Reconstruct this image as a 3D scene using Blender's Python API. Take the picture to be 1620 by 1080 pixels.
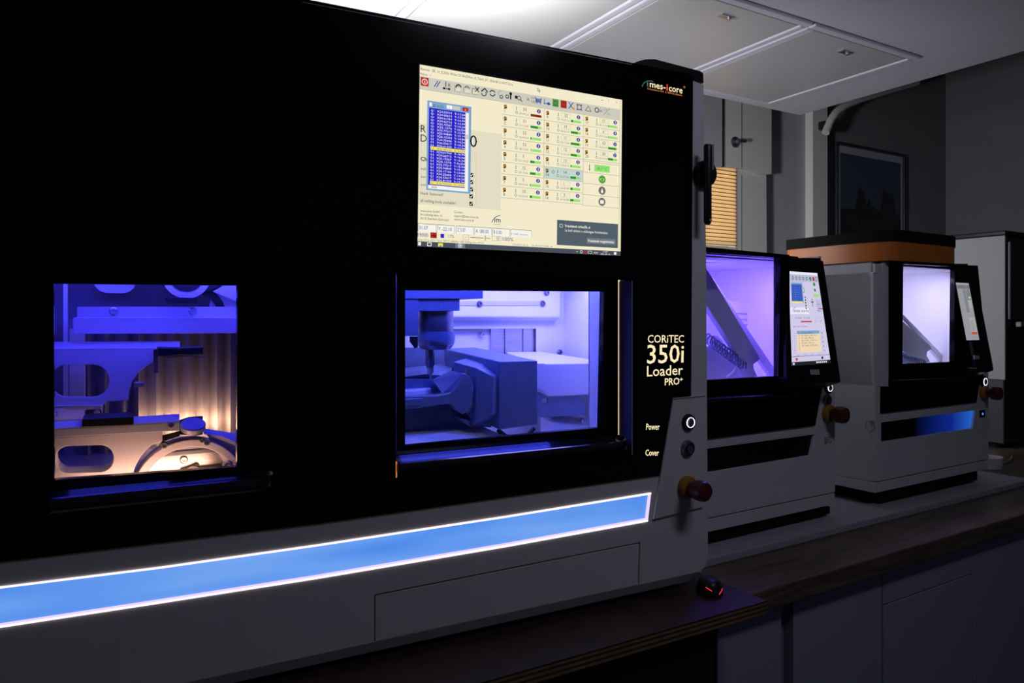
import bpy, bmesh, math, random
import numpy as np
from mathutils import Vector, Matrix
from mathutils.geometry import delaunay_2d_cdt
random.seed(4)
D = bpy.data
for o in list(D.objects): D.objects.remove(o)
sc = bpy.context.scene
COL = sc.collection
# ------------------------------------------------------------ camera, world, light, exposure
FPX, HY, CX, YAW = 1150.0, 505.0, 810.0, math.radians(30.45)
CAM = Vector((0, 0, 1.30))
cd = D.cameras.new('camera'); cam = D.objects.new('camera', cd); COL.objects.link(cam)
cam.location = CAM; cam.rotation_euler = (math.pi/2, 0, -YAW)
cd.sensor_width = 36; cd.lens = FPX/1620*36; cd.shift_y = (HY-540)/1620; cd.clip_start = .02
sc.camera = cam
FWD = Vector((math.sin(YAW), math.cos(YAW), 0)); RGT = Vector((math.cos(YAW), -math.sin(YAW), 0))
w = D.worlds.new('World'); sc.world = w; w.use_nodes = True
bg = w.node_tree.nodes['Background']; bg.inputs[0].default_value = (.60, .58, 1, 1); bg.inputs[1].default_value = .034
sc.view_settings.view_transform = 'Standard'; sc.view_settings.look = 'None'
sc.view_settings.gamma = 1; sc.view_settings.exposure = 0; sc.view_settings.use_curve_mapping = False

def area(name, loc, target, sx, sy, col, watts, spread=180):
    l = D.lights.new(name, 'AREA'); l.shape = 'RECTANGLE'; l.size = sx; l.size_y = sy; l.color = col; l.energy = watts
    l.spread = math.radians(spread)
    o = D.objects.new(name, l); COL.objects.link(o); o.location = loc
    o.rotation_euler = (Vector(target)-Vector(loc)).to_track_quat('-Z', 'Y').to_euler()
    return o
def point(name, loc, r, col, watts):
    l = D.lights.new(name, 'POINT'); l.shadow_soft_size = r; l.color = col; l.energy = watts
    o = D.objects.new(name, l); COL.objects.link(o); o.location = loc; return o
area('uplight_behind_machine', (.80, 1.78, 1.93), (.86, 1.95, 2.4), .55, .12, (1, .98, .96), 11.5)
area('room_fill', (.95, -.1, 2.27), (1.3, 1.1, 1.0), .5, .2, (.80, .82, 1.0), 3.4)  # added unseen fill for the dim bluish room light
area('wall_fill_behind_machine', (.8, 1.68, 1.58), (2.2, 2.05, 1.45), .2, .2, (.97, .95, 1), 9, 95)  # added unseen fill, brightens the back wall and the far machine's side

# ------------------------------------------------------------ helpers
class Frame:
    def __init__(s, o, yaw):
        s.o = Vector(o); s.yaw = math.radians(yaw)
        s.R = Matrix.Rotation(s.yaw, 3, 'Z'); s.Ri = s.R.transposed(); s.c = s.Ri @ (CAM-s.o)
    def dm(s, y): return y
    def at(s, px, py, y=None, x=None, z=None):
        if y is not None: y = s.dm(y)
        d = s.Ri @ (FWD + RGT*((px-CX)/FPX) + Vector((0, 0, (HY-py)/FPX)))
        if y is not None: t = (y-s.c.y)/d.y
        elif x is not None: t = (x-s.c.x)/d.x
        else: t = (z-s.c.z)/d.z
        return s.c + d*t
    def w(s, p): return s.o + s.R @ Vector(p)

class DeepFrame(Frame):                                # same frame, depths compressed to fit the housing
    def dm(s, y): return y if y < .06 else .06+(y-.06)*.58

def inside(p, l):
    r = False
    for i in range(len(l)):
        (x0, y0), (x1, y1) = l[i], l[i-1]
        if (y0 > p[1]) != (y1 > p[1]) and p[0] < (x1-x0)*(p[1]-y0)/(y1-y0)+x0: r = not r
    return r
def triangulate(loops):
    pts, edges, k = [], [], 0
    for l in loops:
        edges += [(k+i, k+(i+1) % len(l)) for i in range(len(l))]; k += len(l); pts += list(l)
    v, e, f, ov, oe, of = delaunay_2d_cdt([Vector(p) for p in pts], edges, [], 0, 1e-7)
    if len(v) != len(pts): print('CDT new verts', len(v), len(pts), loops[0][:2])
    out = []
    for t in f:
        if any(not ov[i] for i in t): continue
        idx = [ov[i][0] for i in t]; c = (sum(pts[i][0] for i in idx)/3, sum(pts[i][1] for i in idx)/3)
        if inside(c, loops[0]) and not any(inside(c, h) for h in loops[1:]): out.append(idx)
    return out

class MB:
    def __init__(s): s.v = []; s.f = []; s.m = []
    def face(s, vs, mi=0):
        b = len(s.v); s.v += [tuple(v) for v in vs]; s.f.append(list(range(b, b+len(vs)))); s.m.append(mi)
    def solid(s, vs, fs, mi=0):
        b = len(s.v); s.v += [tuple(v) for v in vs]
        for f in fs: s.f.append([b+i for i in f]); s.m.append(mi)
    def box(s, x0, x1, y0, y1, z0, z1, mi=0):
        s.solid([(x0,y0,z0),(x1,y0,z0),(x1,y1,z0),(x0,y1,z0),(x0,y0,z1),(x1,y0,z1),(x1,y1,z1),(x0,y1,z1)],
                [(0,3,2,1),(4,5,6,7),(0,1,5,4),(1,2,6,5),(2,3,7,6),(3,0,4,7)], mi)
    def prism(s, pts, y0, y1, holes=(), mi=0):          # pts: (x,z); a plate from y0 (front) to y1
        loops = [list(pts)] + [list(h) for h in holes]
        tri = triangulate(loops)
        flat = [p for l in loops for p in l]; n = len(flat); b = len(s.v)
        s.v += [(p[0], y0, p[1]) for p in flat] + [(p[0], y1, p[1]) for p in flat]
        for t in tri:
            a, c, d = [flat[i] for i in t]
            cr = (c[0]-a[0])*(d[1]-a[1])-(c[1]-a[1])*(d[0]-a[0])
            if abs(cr) < 1e-14: continue
            t = t if cr > 0 else (t[0], t[2], t[1])
            s.f.append([b+i for i in t]); s.m.append(mi)
            s.f.append([b+n+i for i in reversed(t)]); s.m.append(mi)
        k = 0
        for li, l in enumerate(loops):
            A = sum(l[i][0]*l[(i+1)%len(l)][1]-l[(i+1)%len(l)][0]*l[i][1] for i in range(len(l)))
            ccw = (A > 0) != (li > 0)
            for i in range(len(l)):
                i0 = b+k+i; i1 = b+k+(i+1) % len(l)
                q = [i0, i0+n, i1+n, i1]
                s.f.append(q if ccw else q[::-1]); s.m.append(mi)
            k += len(l)
    def cyl(s, c, ax, r, h, seg=24, r2=None, mi=0):      # centre of base, axis dir, radii, length
        ax = Vector(ax).normalized(); c = Vector(c); r2 = r if r2 is None else r2
        u = ax.orthogonal().normalized(); v = ax.cross(u); b = len(s.v)
        for k, (rr, hh) in enumerate(((r, 0), (r2, h))):
            for i in range(seg):
                a = 2*math.pi*i/seg; s.v.append(tuple(c+ax*hh+(u*math.cos(a)+v*math.sin(a))*rr))
        for i in range(seg):
            j = (i+1) % seg; s.f.append([b+i, b+j, b+seg+j, b+seg+i]); s.m.append(mi)
        s.f.append([b+i for i in range(seg)][::-1]); s.f.append([b+seg+i for i in range(seg)]); s.m += [mi, mi]
    def lathe(s, c, ax, prof, seg=24, mi=0):             # prof: (r, h)
        ax = Vector(ax).normalized(); c = Vector(c); u = ax.orthogonal().normalized(); v = ax.cross(u); b = len(s.v)
        for r, h in prof:
            for i in range(seg):
                a = 2*math.pi*i/seg; s.v.append(tuple(c+ax*h+(u*math.cos(a)+v*math.sin(a))*max(r, 1e-5)))
        for k in range(len(prof)-1):
            for i in range(seg):
                j = (i+1) % seg; s.f.append([b+k*seg+i, b+k*seg+j, b+(k+1)*seg+j, b+(k+1)*seg+i]); s.m.append(mi)
    def tube(s, pts, r, seg=10, mi=0):
        pts = [Vector(p) for p in pts]; b = len(s.v); n = len(pts)
        for k, p in enumerate(pts):
            d = (pts[min(k+1, n-1)]-pts[max(k-1, 0)]).normalized()
            u = d.cross(Vector((.13, .27, .95))).normalized(); v = d.cross(u)
            for i in range(seg):
                a = 2*math.pi*i/seg; s.v.append(tuple(p+(u*math.cos(a)+v*math.sin(a))*r))
        for k in range(n-1):
            for i in range(seg):
                j = (i+1) % seg; s.f.append([b+k*seg+i, b+k*seg+j, b+(k+1)*seg+j, b+(k+1)*seg+i]); s.m.append(mi)
        s.f.append([b+i for i in range(seg)][::-1]); s.f.append([b+(n-1)*seg+i for i in range(seg)]); s.m += [mi, mi]
    def build(s, name, mats, parent=None, bevel=0, smooth=False, **props):
        me = D.meshes.new(name); me.from_pydata(s.v, [], s.f)
        if not isinstance(mats, (list, tuple)): mats = [mats]
        for m in mats: me.materials.append(m)
        if len(mats) > 1: me.polygons.foreach_set('material_index', s.m)
        bm = bmesh.new(); bm.from_mesh(me)
        if bevel or smooth: bmesh.ops.remove_doubles(bm, verts=bm.verts, dist=1e-6)
        if len(mats) == 1: bmesh.ops.recalc_face_normals(bm, faces=bm.faces)
        bm.to_mesh(me); bm.free()
        if smooth: me.shade_smooth(); 
        o = D.objects.new(name, me); COL.objects.link(o)
        if smooth:
            me.set_sharp_from_angle(angle=math.radians(35))
        if bevel:
            md = o.modifiers.new('bevel', 'BEVEL'); md.width = bevel; md.segments = 2; md.limit_method = 'ANGLE'; md.angle_limit = math.radians(40)
        if parent: o.parent = parent
        for k, v in props.items(): o[k] = v
        return o

def empty(name, fr, label, cat, group=None):
    o = D.objects.new(name, None); COL.objects.link(o); o.location = fr.o; o.rotation_euler = (0, 0, fr.yaw)
    o.empty_display_size = .1; o['label'] = label; o['category'] = cat
    if group: o['group'] = group
    return o
def xz(fr, pts, y): return [(p.x, p.z) for p in (fr.at(a, b, y=y) for a, b in pts)]
def arcpts(cx, cy, r, a0, a1, n=16, ry=None):
    ry = r if ry is None else ry
    return [(cx+r*math.cos(math.radians(a0+(a1-a0)*i/n)), cy+ry*math.sin(math.radians(a0+(a1-a0)*i/n))) for i in range(n+1)]
def oval(x0, x1, y0, y1, slope=0, n=10):                # pixel stadium outline
    r = (y1-y0)/2; cy = (y0+y1)/2; rx = min(r, (x1-x0)/2)
    p = arcpts(x1-rx, cy, rx, -90, 90, n, r)+arcpts(x0+rx, cy, rx, 90, 270, n, r)
    return [(a, b+slope*(a-x0)) for a, b in p]

# ------------------------------------------------------------ materials
def mat(name, col, rough=.5, metal=0, spec=.5, noise=0, nscale=60, emit=None, es=1, stretch=None, bump=0, trans=0):
    m = D.materials.new(name); m.use_nodes = True; nt = m.node_tree; b = nt.nodes['Principled BSDF']
    b.inputs['Base Color'].default_value = (*col, 1); b.inputs['Roughness'].default_value = rough
    b.inputs['Metallic'].default_value = metal; b.inputs['Specular IOR Level'].default_value = spec
    if noise or bump:
        tc = nt.nodes.new('ShaderNodeTexCoord'); mp = nt.nodes.new('ShaderNodeMapping'); n = nt.nodes.new('ShaderNodeTexNoise')
        nt.links.new(tc.outputs['Object'], mp.inputs[0]); nt.links.new(mp.outputs[0], n.inputs['Vector'])
        if stretch: mp.inputs['Scale'].default_value = stretch
        n.inputs['Scale'].default_value = nscale; n.inputs['Detail'].default_value = 5
        if noise:
            r = nt.nodes.new('ShaderNodeValToRGB'); nt.links.new(n.outputs[0], r.inputs[0])
            r.color_ramp.elements[0].position = .3; r.color_ramp.elements[1].position = .7
            r.color_ramp.elements[0].color = (*[c*(1-noise) for c in col], 1)
            r.color_ramp.elements[1].color = (*[min(1, c*(1+noise)) for c in col], 1)
            nt.links.new(r.outputs[0], b.inputs['Base Color'])
        if bump:
            bp = nt.nodes.new('ShaderNodeBump'); bp.inputs['Strength'].default_value = bump; bp.inputs['Distance'].default_value = .001
            nt.links.new(n.outputs[0], bp.inputs['Height']); nt.links.new(bp.outputs[0], b.inputs['Normal'])
    if emit:
        b.inputs['Emission Color'].default_value = (*emit, 1); b.inputs['Emission Strength'].default_value = es
    return m
def emi(name, rgb, s=1):                                # rgb in sRGB 0..255
    c = [((v/255+.055)/1.055)**2.4 if v > 10 else v/255/12.92 for v in rgb]
    m = D.materials.new(name); m.use_nodes = True; nt = m.node_tree; b = nt.nodes['Principled BSDF']
    b.inputs['Base Color'].default_value = (0, 0, 0, 1); b.inputs['Specular IOR Level'].default_value = 0; b.inputs['Roughness'].default_value = .6
    b.inputs['Emission Color'].default_value = (*c, 1); b.inputs['Emission Strength'].default_value = s
    return m
def glass(name, tint=(.96, .97, 1), refl=.04):
    m = D.materials.new(name); m.use_nodes = True; nt = m.node_tree; nt.nodes.clear()
    out = nt.nodes.new('ShaderNodeOutputMaterial'); mx = nt.nodes.new('ShaderNodeMixShader')
    t = nt.nodes.new('ShaderNodeBsdfTransparent'); g = nt.nodes.new('ShaderNodeBsdfGlossy')
    t.inputs[0].default_value = (*tint, 1); g.inputs['Roughness'].default_value = .02
    f = nt.nodes.new('ShaderNodeFresnel'); f.inputs[0].default_value = 1.3
    ge = nt.nodes.new('ShaderNodeNewGeometry'); mm = nt.nodes.new('ShaderNodeMath'); mm.operation = 'MULTIPLY_ADD'   # outer face only, so no false total reflection inside the pane
    m2_ = nt.nodes.new('ShaderNodeMath'); m2_.operation = 'MULTIPLY'; mm.inputs[1].default_value = -1; mm.inputs[2].default_value = 1
    nt.links.new(ge.outputs['Backfacing'], mm.inputs[0]); nt.links.new(mm.outputs[0], m2_.inputs[0]); nt.links.new(f.outputs[0], m2_.inputs[1])
    nt.links.new(m2_.outputs[0], mx.inputs[0]); nt.links.new(t.outputs[0], mx.inputs[1]); nt.links.new(g.outputs[0], mx.inputs[2])
    nt.links.new(mx.outputs[0], out.inputs[0]); return m
M = dict(
 white=mat('white_powder_coat', (.62,.62,.64), .45, noise=.03, nscale=30, bump=.02),
 white2=mat('white_sheet_metal', (.72,.72,.74), .4, noise=.02, nscale=20),
 black=mat('gloss_black_acrylic', (.002,.002,.003), .12, spec=.25),
 satin=mat('satin_black', (.004,.004,.005), .38, spec=.3),
 lip=mat('gloss_black_lip', (.006,.006,.012), .24, spec=.8),
 plastic=mat('black_plastic', (.012,.012,.014), .4, spec=.4),
 steel=mat('brushed_steel', (.62,.62,.64), .32, 1, noise=.15, nscale=40, stretch=(1,1,14)),
 dsteel=mat('dark_steel', (.25,.26,.3), .3, .9, noise=.2, nscale=50),
 alu=mat('anodised_aluminium', (.74,.73,.74), .42, .15, noise=.04, nscale=60, stretch=(.2,1,8)),
 cast=mat('cast_speckled_grey', (.20,.215,.25), .55, .2, noise=.35, nscale=500),
 enamel=mat('white_enamel', (.80,.80,.82), .5, noise=.03, nscale=12),
 arm=mat('grey_painted_arm', (.20,.26,.38), .4, .3, noise=.08, nscale=90),
 pleat=mat('worn_steel_pleat', (.46,.42,.43), .30, .72, noise=.12, nscale=25, stretch=(3,3,.8), bump=.05),
 red=mat('red_button', (.09,.008,.008), .4), yellow=mat('yellow_collar', (.32,.15,.01), .5),
 orange=mat('orange_painted_band', (.60,.17,.025), .38),
 rubber=mat('black_rubber', (.006,.006,.006), .7, spec=.15),
 wall=mat('grey_wall_paint', (.44,.44,.48), .85, noise=.04, nscale=5),
 walldark=mat('dark_grey_wall_paint', (.17,.17,.19), .85, noise=.04, nscale=5),
 ceil=mat('white_ceiling_paint', (.68,.68,.79), .75, noise=.02, nscale=8),
 hatch=mat('white_hatch_laminate', (.58,.59,.61), .35, noise=.01),
 trimw=mat('white_trim', (.72,.71,.68), .5),
 walldark2=mat('grey_white_board', (.36,.36,.40), .6),
 guard=mat('guard_grey_enamel', (.62,.62,.66), .45),
 floor=mat('dark_floor', (.05,.05,.055), .6, noise=.2, nscale=6),
 cabinet=mat('pale_cabinet_laminate', (.33,.35,.44), .5, noise=.02),
 blackcab=mat('black_cabinet_paint', (.02,.022,.028), .45),
 glass=glass('clear_window_glass'), display=mat('display_glass', (.001,.001,.001), .2, spec=.15),
 grey4=mat('grey_housing', (.24,.24,.265), .5), black4=mat('dark_housing', (.02,.02,.026), .4),
)
def wood(name, c1, c2, sc_=8, st=(1, 9, 9)):
    m = D.materials.new(name); m.use_nodes = True; nt = m.node_tree; b = nt.nodes['Principled BSDF']
    tc = nt.nodes.new('ShaderNodeTexCoord'); mp = nt.nodes.new('ShaderNodeMapping'); mp.inputs['Scale'].default_value = st
    n = nt.nodes.new('ShaderNodeTexNoise'); n.inputs['Scale'].default_value = sc_; n.inputs['Detail'].default_value = 8; n.inputs['Distortion'].default_value = 1.2
    r = nt.nodes.new('ShaderNodeValToRGB'); r.color_ramp.elements[0].position = .35; r.color_ramp.elements[1].position = .65
    r.color_ramp.elements[0].color = (*c1, 1); r.color_ramp.elements[1].color = (*c2, 1)
    nt.links.new(tc.outputs['Object'], mp.inputs[0]); nt.links.new(mp.outputs[0], n.inputs['Vector']); nt.links.new(n.outputs[0], r.inputs[0])
    nt.links.new(r.outputs[0], b.inputs['Base Color']); b.inputs['Roughness'].default_value = .45
    return m
M['wood'] = wood('dark_brown_wood', (.075,.052,.036), (.15,.11,.078))
M['redwood'] = wood('reddish_plywood_face', (.022,.011,.010), (.05,.022,.018), 5, (3, 5, 5))
M['ply1'] = mat('light_ply_layer', (.22,.13,.06), .7, noise=.3, nscale=40); M['ply2'] = mat('dark_ply_layer', (.06,.03,.015), .7)

# ------------------------------------------------------------ text and flat screens
_tc = {}
def glyphs(txt, bold=0):
    k = (txt, bold)
    if k not in _tc:
        cu = D.curves.new('t', 'FONT'); cu.body = txt; cu.size = 1; cu.offset = bold; cu.resolution_u = 2; cu.fill_mode = 'FRONT'
        ob = D.objects.new('t', cu); me = ob.to_mesh()
        v = np.array([x.co[:2] for x in me.vertices]) if len(me.vertices) else np.zeros((1, 2))
        f = [list(p.vertices) for p in me.polygons]
        ob.to_mesh_clear(); D.objects.remove(ob); D.curves.remove(cu); _tc[k] = (v, f)
    return _tc[k]
class Flat:                                             # flat print on a quad: u right, v down
    def __init__(s, c, W, H):
        s.c = [Vector(p) for p in c]; s.W, s.H = W, H
        s.n = (s.c[1]-s.c[0]).cross(s.c[3]-s.c[0]).normalized()
        if s.n.y > 0: s.n = -s.n
        s.mb = MB(); s.mats = []; s.k = 0
    def mi(s, m):
        if m not in s.mats: s.mats.append(m)
        return s.mats.index(m)
    def p(s, u, v, off=0):
        a, b = u/s.W, v/s.H; c = s.c
        return (c[0]*(1-a)+c[1]*a)*(1-b)+(c[3]*(1-a)+c[2]*a)*b + s.n*off
    def poly(s, pts, m, lv=1):
        s.mb.face([s.p(u, v, .00006*lv+.0002) for u, v in pts], s.mi(m))
    def rect(s, u0, v0, u1, v1, m, lv=1): s.poly([(u0, v0), (u0, v1), (u1, v1), (u1, v0)], m, lv)
    def line(s, u0, v0, u1, v1, wd, m, lv=2):
        d = math.hypot(u1-u0, v1-v0); a, b = (u1-u0)/d*wd/2, (v1-v0)/d*wd/2
        s.poly([(u0-b, v0+a), (u1-b, v1+a), (u1+b, v1-a), (u0+b, v0-a)], m, lv)
    def frame(s, u0, v0, u1, v1, wd, m, lv=2):
        s.line(u0, v0, u1, v0, wd, m, lv); s.line(u0, v1, u1, v1, wd, m, lv); s.line(u0, v0, u0, v1, wd, m, lv); s.line(u1, v0, u1, v1, wd, m, lv)
    def disc(s, u, v, r, m, lv=2, n=16, ry=None): s.poly([(u+r*math.cos(i*2*math.pi/n), v-(ry or r)*math.sin(i*2*math.pi/n)) for i in range(n)], m, lv)
    def ring(s, u, v, r, wd, m, lv=3, n=16, a0=0, a1=360):
        for i in range(n):
            a, b = math.radians(a0+(a1-a0)*i/n), math.radians(a0+(a1-a0)*(i+1)/n)
            s.poly([(u+r*math.cos(a), v-r*math.sin(a)), (u+(r+wd)*math.cos(a), v-(r+wd)*math.sin(a)), (u+(r+wd)*math.cos(b), v-(r+wd)*math.sin(b)), (u+r*math.cos(b), v-r*math.sin(b))], m, lv)
    def text(s, t, u, v, h, m, wd=None, bold=0, lv=4, right=False):   # baseline-left, cap height h, optional total width
        vv, ff = glyphs(t, bold); x0 = vv[:, 0].min(); x1 = vv[:, 0].max()
        if x1 <= x0: return
        sy = h/.70; sx = sy if wd is None else wd/(x1-x0)
        u0 = u-(x1-x0)*sx if right else u
        b = len(s.mb.v)
        s.mb.v += [tuple(s.p(u0+(x-x0)*sx, v-y*sy, .00006*lv+.0002)) for x, y in vv]; k = s.mi(m)
        for f in ff: s.mb.f.append([b+i for i in f]); s.mb.m.append(k)
    def build(s, name, parent, **kw):
        if len(s.mats) == 1: s.mats.append(s.mats[0])
        return s.mb.build(name, s.mats, parent, **kw)

def hull(fr, pts, name, m, parent, bevel=0, raw=()):
    bm = bmesh.new()
    for a, b, y in pts: bm.verts.new(fr.at(a, b, y=y))
    for p in raw: bm.verts.new(p)
    r = bmesh.ops.convex_hull(bm, input=bm.verts)
    bmesh.ops.delete(bm, geom=[g for g in r['geom_interior'] if isinstance(g, bmesh.types.BMVert)], context='VERTS')
    bmesh.ops.dissolve_limit(bm, angle_limit=math.radians(3), verts=bm.verts, edges=bm.edges)
    me = D.meshes.new(name); bm.to_mesh(me); bm.free(); me.materials.append(m)
    o = D.objects.new(name, me); COL.objects.link(o); o.parent = parent
    if bevel:
        md = o.modifiers.new('bevel', 'BEVEL'); md.width = bevel; md.segments = 2; md.limit_method = 'ANGLE'
    return o
def plate(fr, pts, y0, y1, name, m, parent, holes=(), bevel=0, **kw):
    b = MB(); b.prism(xz(fr, pts, y0), fr.dm(y0), fr.dm(y1), [xz(fr, h, y0) for h in holes]); return b.build(name, m, parent, bevel, **kw)
def screw(fr, px, py, y, r, parent, m=None, name='screw'):
    p = fr.at(px, py, y=y); b = MB()
    b.lathe(p, (0, -1, 0), [(r, -.002), (r, .002), (r*.75, .004), (r*.45, .004), (r*.4, .0015), (0, .0015)], 14)
    return b.build(name, m or M['steel'], parent, smooth=True)
def vlathe(fr, pxl, pxr, pys, y, name, m, parent, seg=28):   # vertical turned piece; pys: list of (py, radius fraction)
    a, b_ = fr.at(pxl, 505, y=y), fr.at(pxr, 505, y=y); cx = (a.x+b_.x)/2; r = (b_.x-a.x)/2*.93; mid = (pxl+pxr)/2
    b = MB(); b.lathe((cx, a.y, 0), (0, 0, 1), [(0 if f == 0 else r*f, fr.at(mid, py, y=y).z) for py, f in pys], seg)
    return b.build(name, m, parent, smooth=True)

# ============================================================ SETTING
W0 = Frame((0, 0, 0), 0)
YW, CZ = 2.75, 2.30
cc = W0.at(1265, 182, z=CZ); CXR, CYB = cc.x, cc.y
def struct(b, name, m, **k): o = b.build(name, m, None, **k); o['kind'] = 'structure'; return o
b = MB(); b.box(-1.6, 5.6, -2.6, 2.95, -.1, 0); struct(b, 'floor', M['floor'])
b = MB(); b.box(-1.6, CXR, -2.6, CYB, CZ, CZ+.12); ceil = struct(b, 'ceiling', M['ceil'])
b = MB(); b.box(-1.6, 5.6, -2.6, 2.95, 3.05, 3.15); struct(b, 'ceiling_upper', M['walldark'])
xc = W0.at(1302, 300, y=YW).x
b = MB(); b.box(-1.6, xc, YW, YW+.15, 0, 3.05); wbk = struct(b, 'wall_back', M['wall'])
b = MB(); b.box(xc, 5.2, YW, YW+.15, 0, 3.05); struct(b, 'wall_back_recess', M['walldark'])
xr = W0.at(1496, 250, y=YW).x
b = MB(); b.box(xr, xr+.15, -2.6, YW, 0, 3.05); struct(b, 'wall_right', M['walldark'])
b = MB(); b.box(-1.75, -1.6, -2.6, 2.95, 0, 3.05); struct(b, 'wall_left', M['walldark'])
# column strip on back wall
b = MB(); b.prism([(p.x, p.z) for p in (W0.at(x, y, y=YW-.05) for x, y in ((1286, 120), (1309, 120), (1309, 470), (1286, 470)))], YW-.05, YW)
struct(b, 'trim_1', M['trimw'])
# ceiling hatches: pixel lines -> world x/y on the ceiling
xs = [W0.at(x, y, z=CZ).x for x, y in ((930, 35), (1190, 71), (1456, 88))]
xs = [W0.at(875, 70, z=CZ).x, W0.at(1280, 38, z=CZ).x, W0.at(1457, 88, z=CZ).x]
wd = xs[2]-xs[1]; xs = [xs[1]-2*wd, xs[1]-wd, xs[1], xs[2]]
y0h, y1h = W0.at(1457, 88, z=CZ).y, W0.at(1221, 163, z=CZ).y+.02
hl = ['large white ceiling hatch directly above the lamp glow, leftmost', 'brightly lit white ceiling hatch above the black machine top', 'grey-lit white ceiling hatch nearest the ceiling corner']
for i in range(3):
    fr_ = Frame((xs[i]+wd/2, (y0h+y1h)/2, CZ), 0)
    e = empty('ceiling_hatch', fr_, hl[i], 'hatch', None)
    hx, hy = wd/2-.004, (y1h-y0h)/2
    for nm, bx in (('frame_rail', (-hx, hx, -hy, -hy+.03)), ('frame_rail', (-hx, hx, hy-.03, hy)), ('frame_rail', (-hx, -hx+.03, -hy+.03, hy-.03)), ('frame_rail', (hx-.03, hx, -hy+.03, hy-.03))):
        b = MB(); b.box(*bx, -.012, 0); b.build(nm, M['ceil'], e, .005)
    b = MB(); b.box(-hx+.036, hx-.036, -hy+.036, hy-.036, -.009, 0); b.build('hatch_panel', M['hatch'], e, .002)
    ct = empty('c', fr_, '', ''); D.objects.remove(ct)
    b = MB(); b.box(-.028, .028, -hy+.09, -hy+.115, -.014, -.008); b.cyl((0.014, -hy+.1025, -.014), (0, 0, -1), .008, .006, 12)
    b.build('turn_catch', M['steel'], e, .001)

# window with blind, at the left of the visible back wall
yb = YW-.045
e = empty('window_blind', Frame((W0.at(1140, 395, y=yb).x, yb, W0.at(1140, 398, y=yb).z), 0), 'warm backlit horizontal slat blind in the window beside the column', 'blind')
fb = Frame(e.location, 0)
n = 21
xl = fb.at(1090, 300, y=0).x; xrr = fb.at(1163, 300, y=0).x
z1, z0 = fb.at(1150, 268, y=0).z, fb.at(1150, 385, y=0).z
slm = D.materials.new('translucent_slat'); slm.use_nodes = True; nt = slm.node_tree; nt.nodes.clear()
o_ = nt.nodes.new('ShaderNodeOutputMaterial'); mx = nt.nodes.new('ShaderNodeMixShader'); d_ = nt.nodes.new('ShaderNodeBsdfDiffuse'); t_ = nt.nodes.new('ShaderNodeBsdfTranslucent')
d_.inputs[0].default_value = (.75, .66, .5, 1); t_.inputs[0].default_value = (.8, .62, .38, 1); mx.inputs[0].default_value = .6
nt.links.new(d_.outputs[0], mx.inputs[1]); nt.links.new(t_.outputs[0], mx.inputs[2]); nt.links.new(mx.outputs[0], o_.inputs[0])
gap_shade = mat('slat_gap_shade', (.22,.14,.08), .7)  # brown bands paint the shade lines between slats
for i in range(n):
    z = z0+(z1-z0)*i/(n-1); b = MB(); h = (z1-z0)/(n-1)
    pr = [(-.007, -h*.66), (-.010, -h*.1), (-.007, h*.3), (.003, h*.66)]
    for k in range(3):
        (ya, za), (yb_, zb) = pr[k], pr[k+1]
        b.face([(xl, ya, z+za), (xrr, ya, z+za), (xrr, yb_, z+zb), (xl, yb_, z+zb)])
    sl = b.build('slat', slm, e)
    b = MB(); b.box(xl, xrr, -.0112, -.0085, z-h*.60, z-h*.42); b.build('slat_shade', gap_shade, sl)
b = MB(); b.box(xl, xrr, -.012, .012, z1+.012, z1+.03); b.build('head_rail', M['trimw'], e)
b = MB(); b.box(xl, xrr, -.01, .01, z0-.035, z0-.018); b.build('bottom_rail', M['trimw'], e)
# warm lit pane behind
ew = MB(); ew.box(fb.o.x+xl, fb.o.x+xrr+.0, YW-.022, YW-.012, fb.o.z+z0-.004, fb.o.z+z1+.05)
wm = D.materials.new('lit_window_pane'); wm.use_nodes = True; nt = wm.node_tree; pb = nt.nodes['Principled BSDF']
pb.inputs['Base Color'].default_value = (.02, .02, .02, 1)
pb.inputs['Emission Color'].default_value = (1, .78, .50, 1); pb.inputs['Emission Strength'].default_value = 2.0
wpane = struct(ew, 'window_1', wm)
def wallplate(pts, y0, y1, name, m, parent=None, **kw):
    bb = MB(); bb.prism(xz(W0, pts, y0), y0, y1); o = bb.build(name, m, parent, .002, **kw)
    if parent is None: o['kind'] = 'structure'
    return o
wallplate([(1040, 120), (1221, 120), (1221, 275.5), (1205, 275), (1180, 267), (1150, 264.5), (1040, 264)], YW-.07, YW-.0, 'window_2', M['trimw'])
b = MB(); b.prism(xz(W0, [(1040, 120), (1143, 120), (1143, 263), (1040, 263)], YW-.08), YW-.08, YW-.07); b.build('window_sash_3', M['wall'], None)['kind'] = 'structure'
D.objects['window_sash_3'].name = 'trim_2'
wallplate([(1143, 120), (1145, 120), (1145, 264), (1143, 264)], YW-.082, YW-.07, 'trim_3', M['rubber'])
wallplate([(1173, 120), (1174.2, 120), (1174.2, 266), (1173, 266)], YW-.072, YW-.07, 'trim_4', M['walldark'])
wallplate([(1163, 262), (1212.5, 270), (1213.5, 420), (1163, 420)], YW-.05, YW-.0, 'trim_5', M['trimw'])
wallplate([(1173, 276), (1174, 276), (1174, 420), (1173, 420)], YW-.052, YW-.05, 'trim_6', M['walldark'])
hp = W0.at(1162, 225, y=YW-.07); hf = Frame(hp, 0)
e = empty('espagnolette', hf, 'small metal window handle on the pale panel above the blind', 'handle')
b = MB(); b.lathe((0, 0, 0), (0, -1, 0), [(.028, 0), (.028, .006), (.012, .014), (.012, .03), (0, .03)], 16); b.build('rosette', M['dsteel'], e, smooth=True)
b = MB(); b.tube([(0, -.03, 0), (.02, -.034, .002), (.045, -.034, .004)], .008); b.build('lever', M['dsteel'], e, smooth=True)
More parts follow.
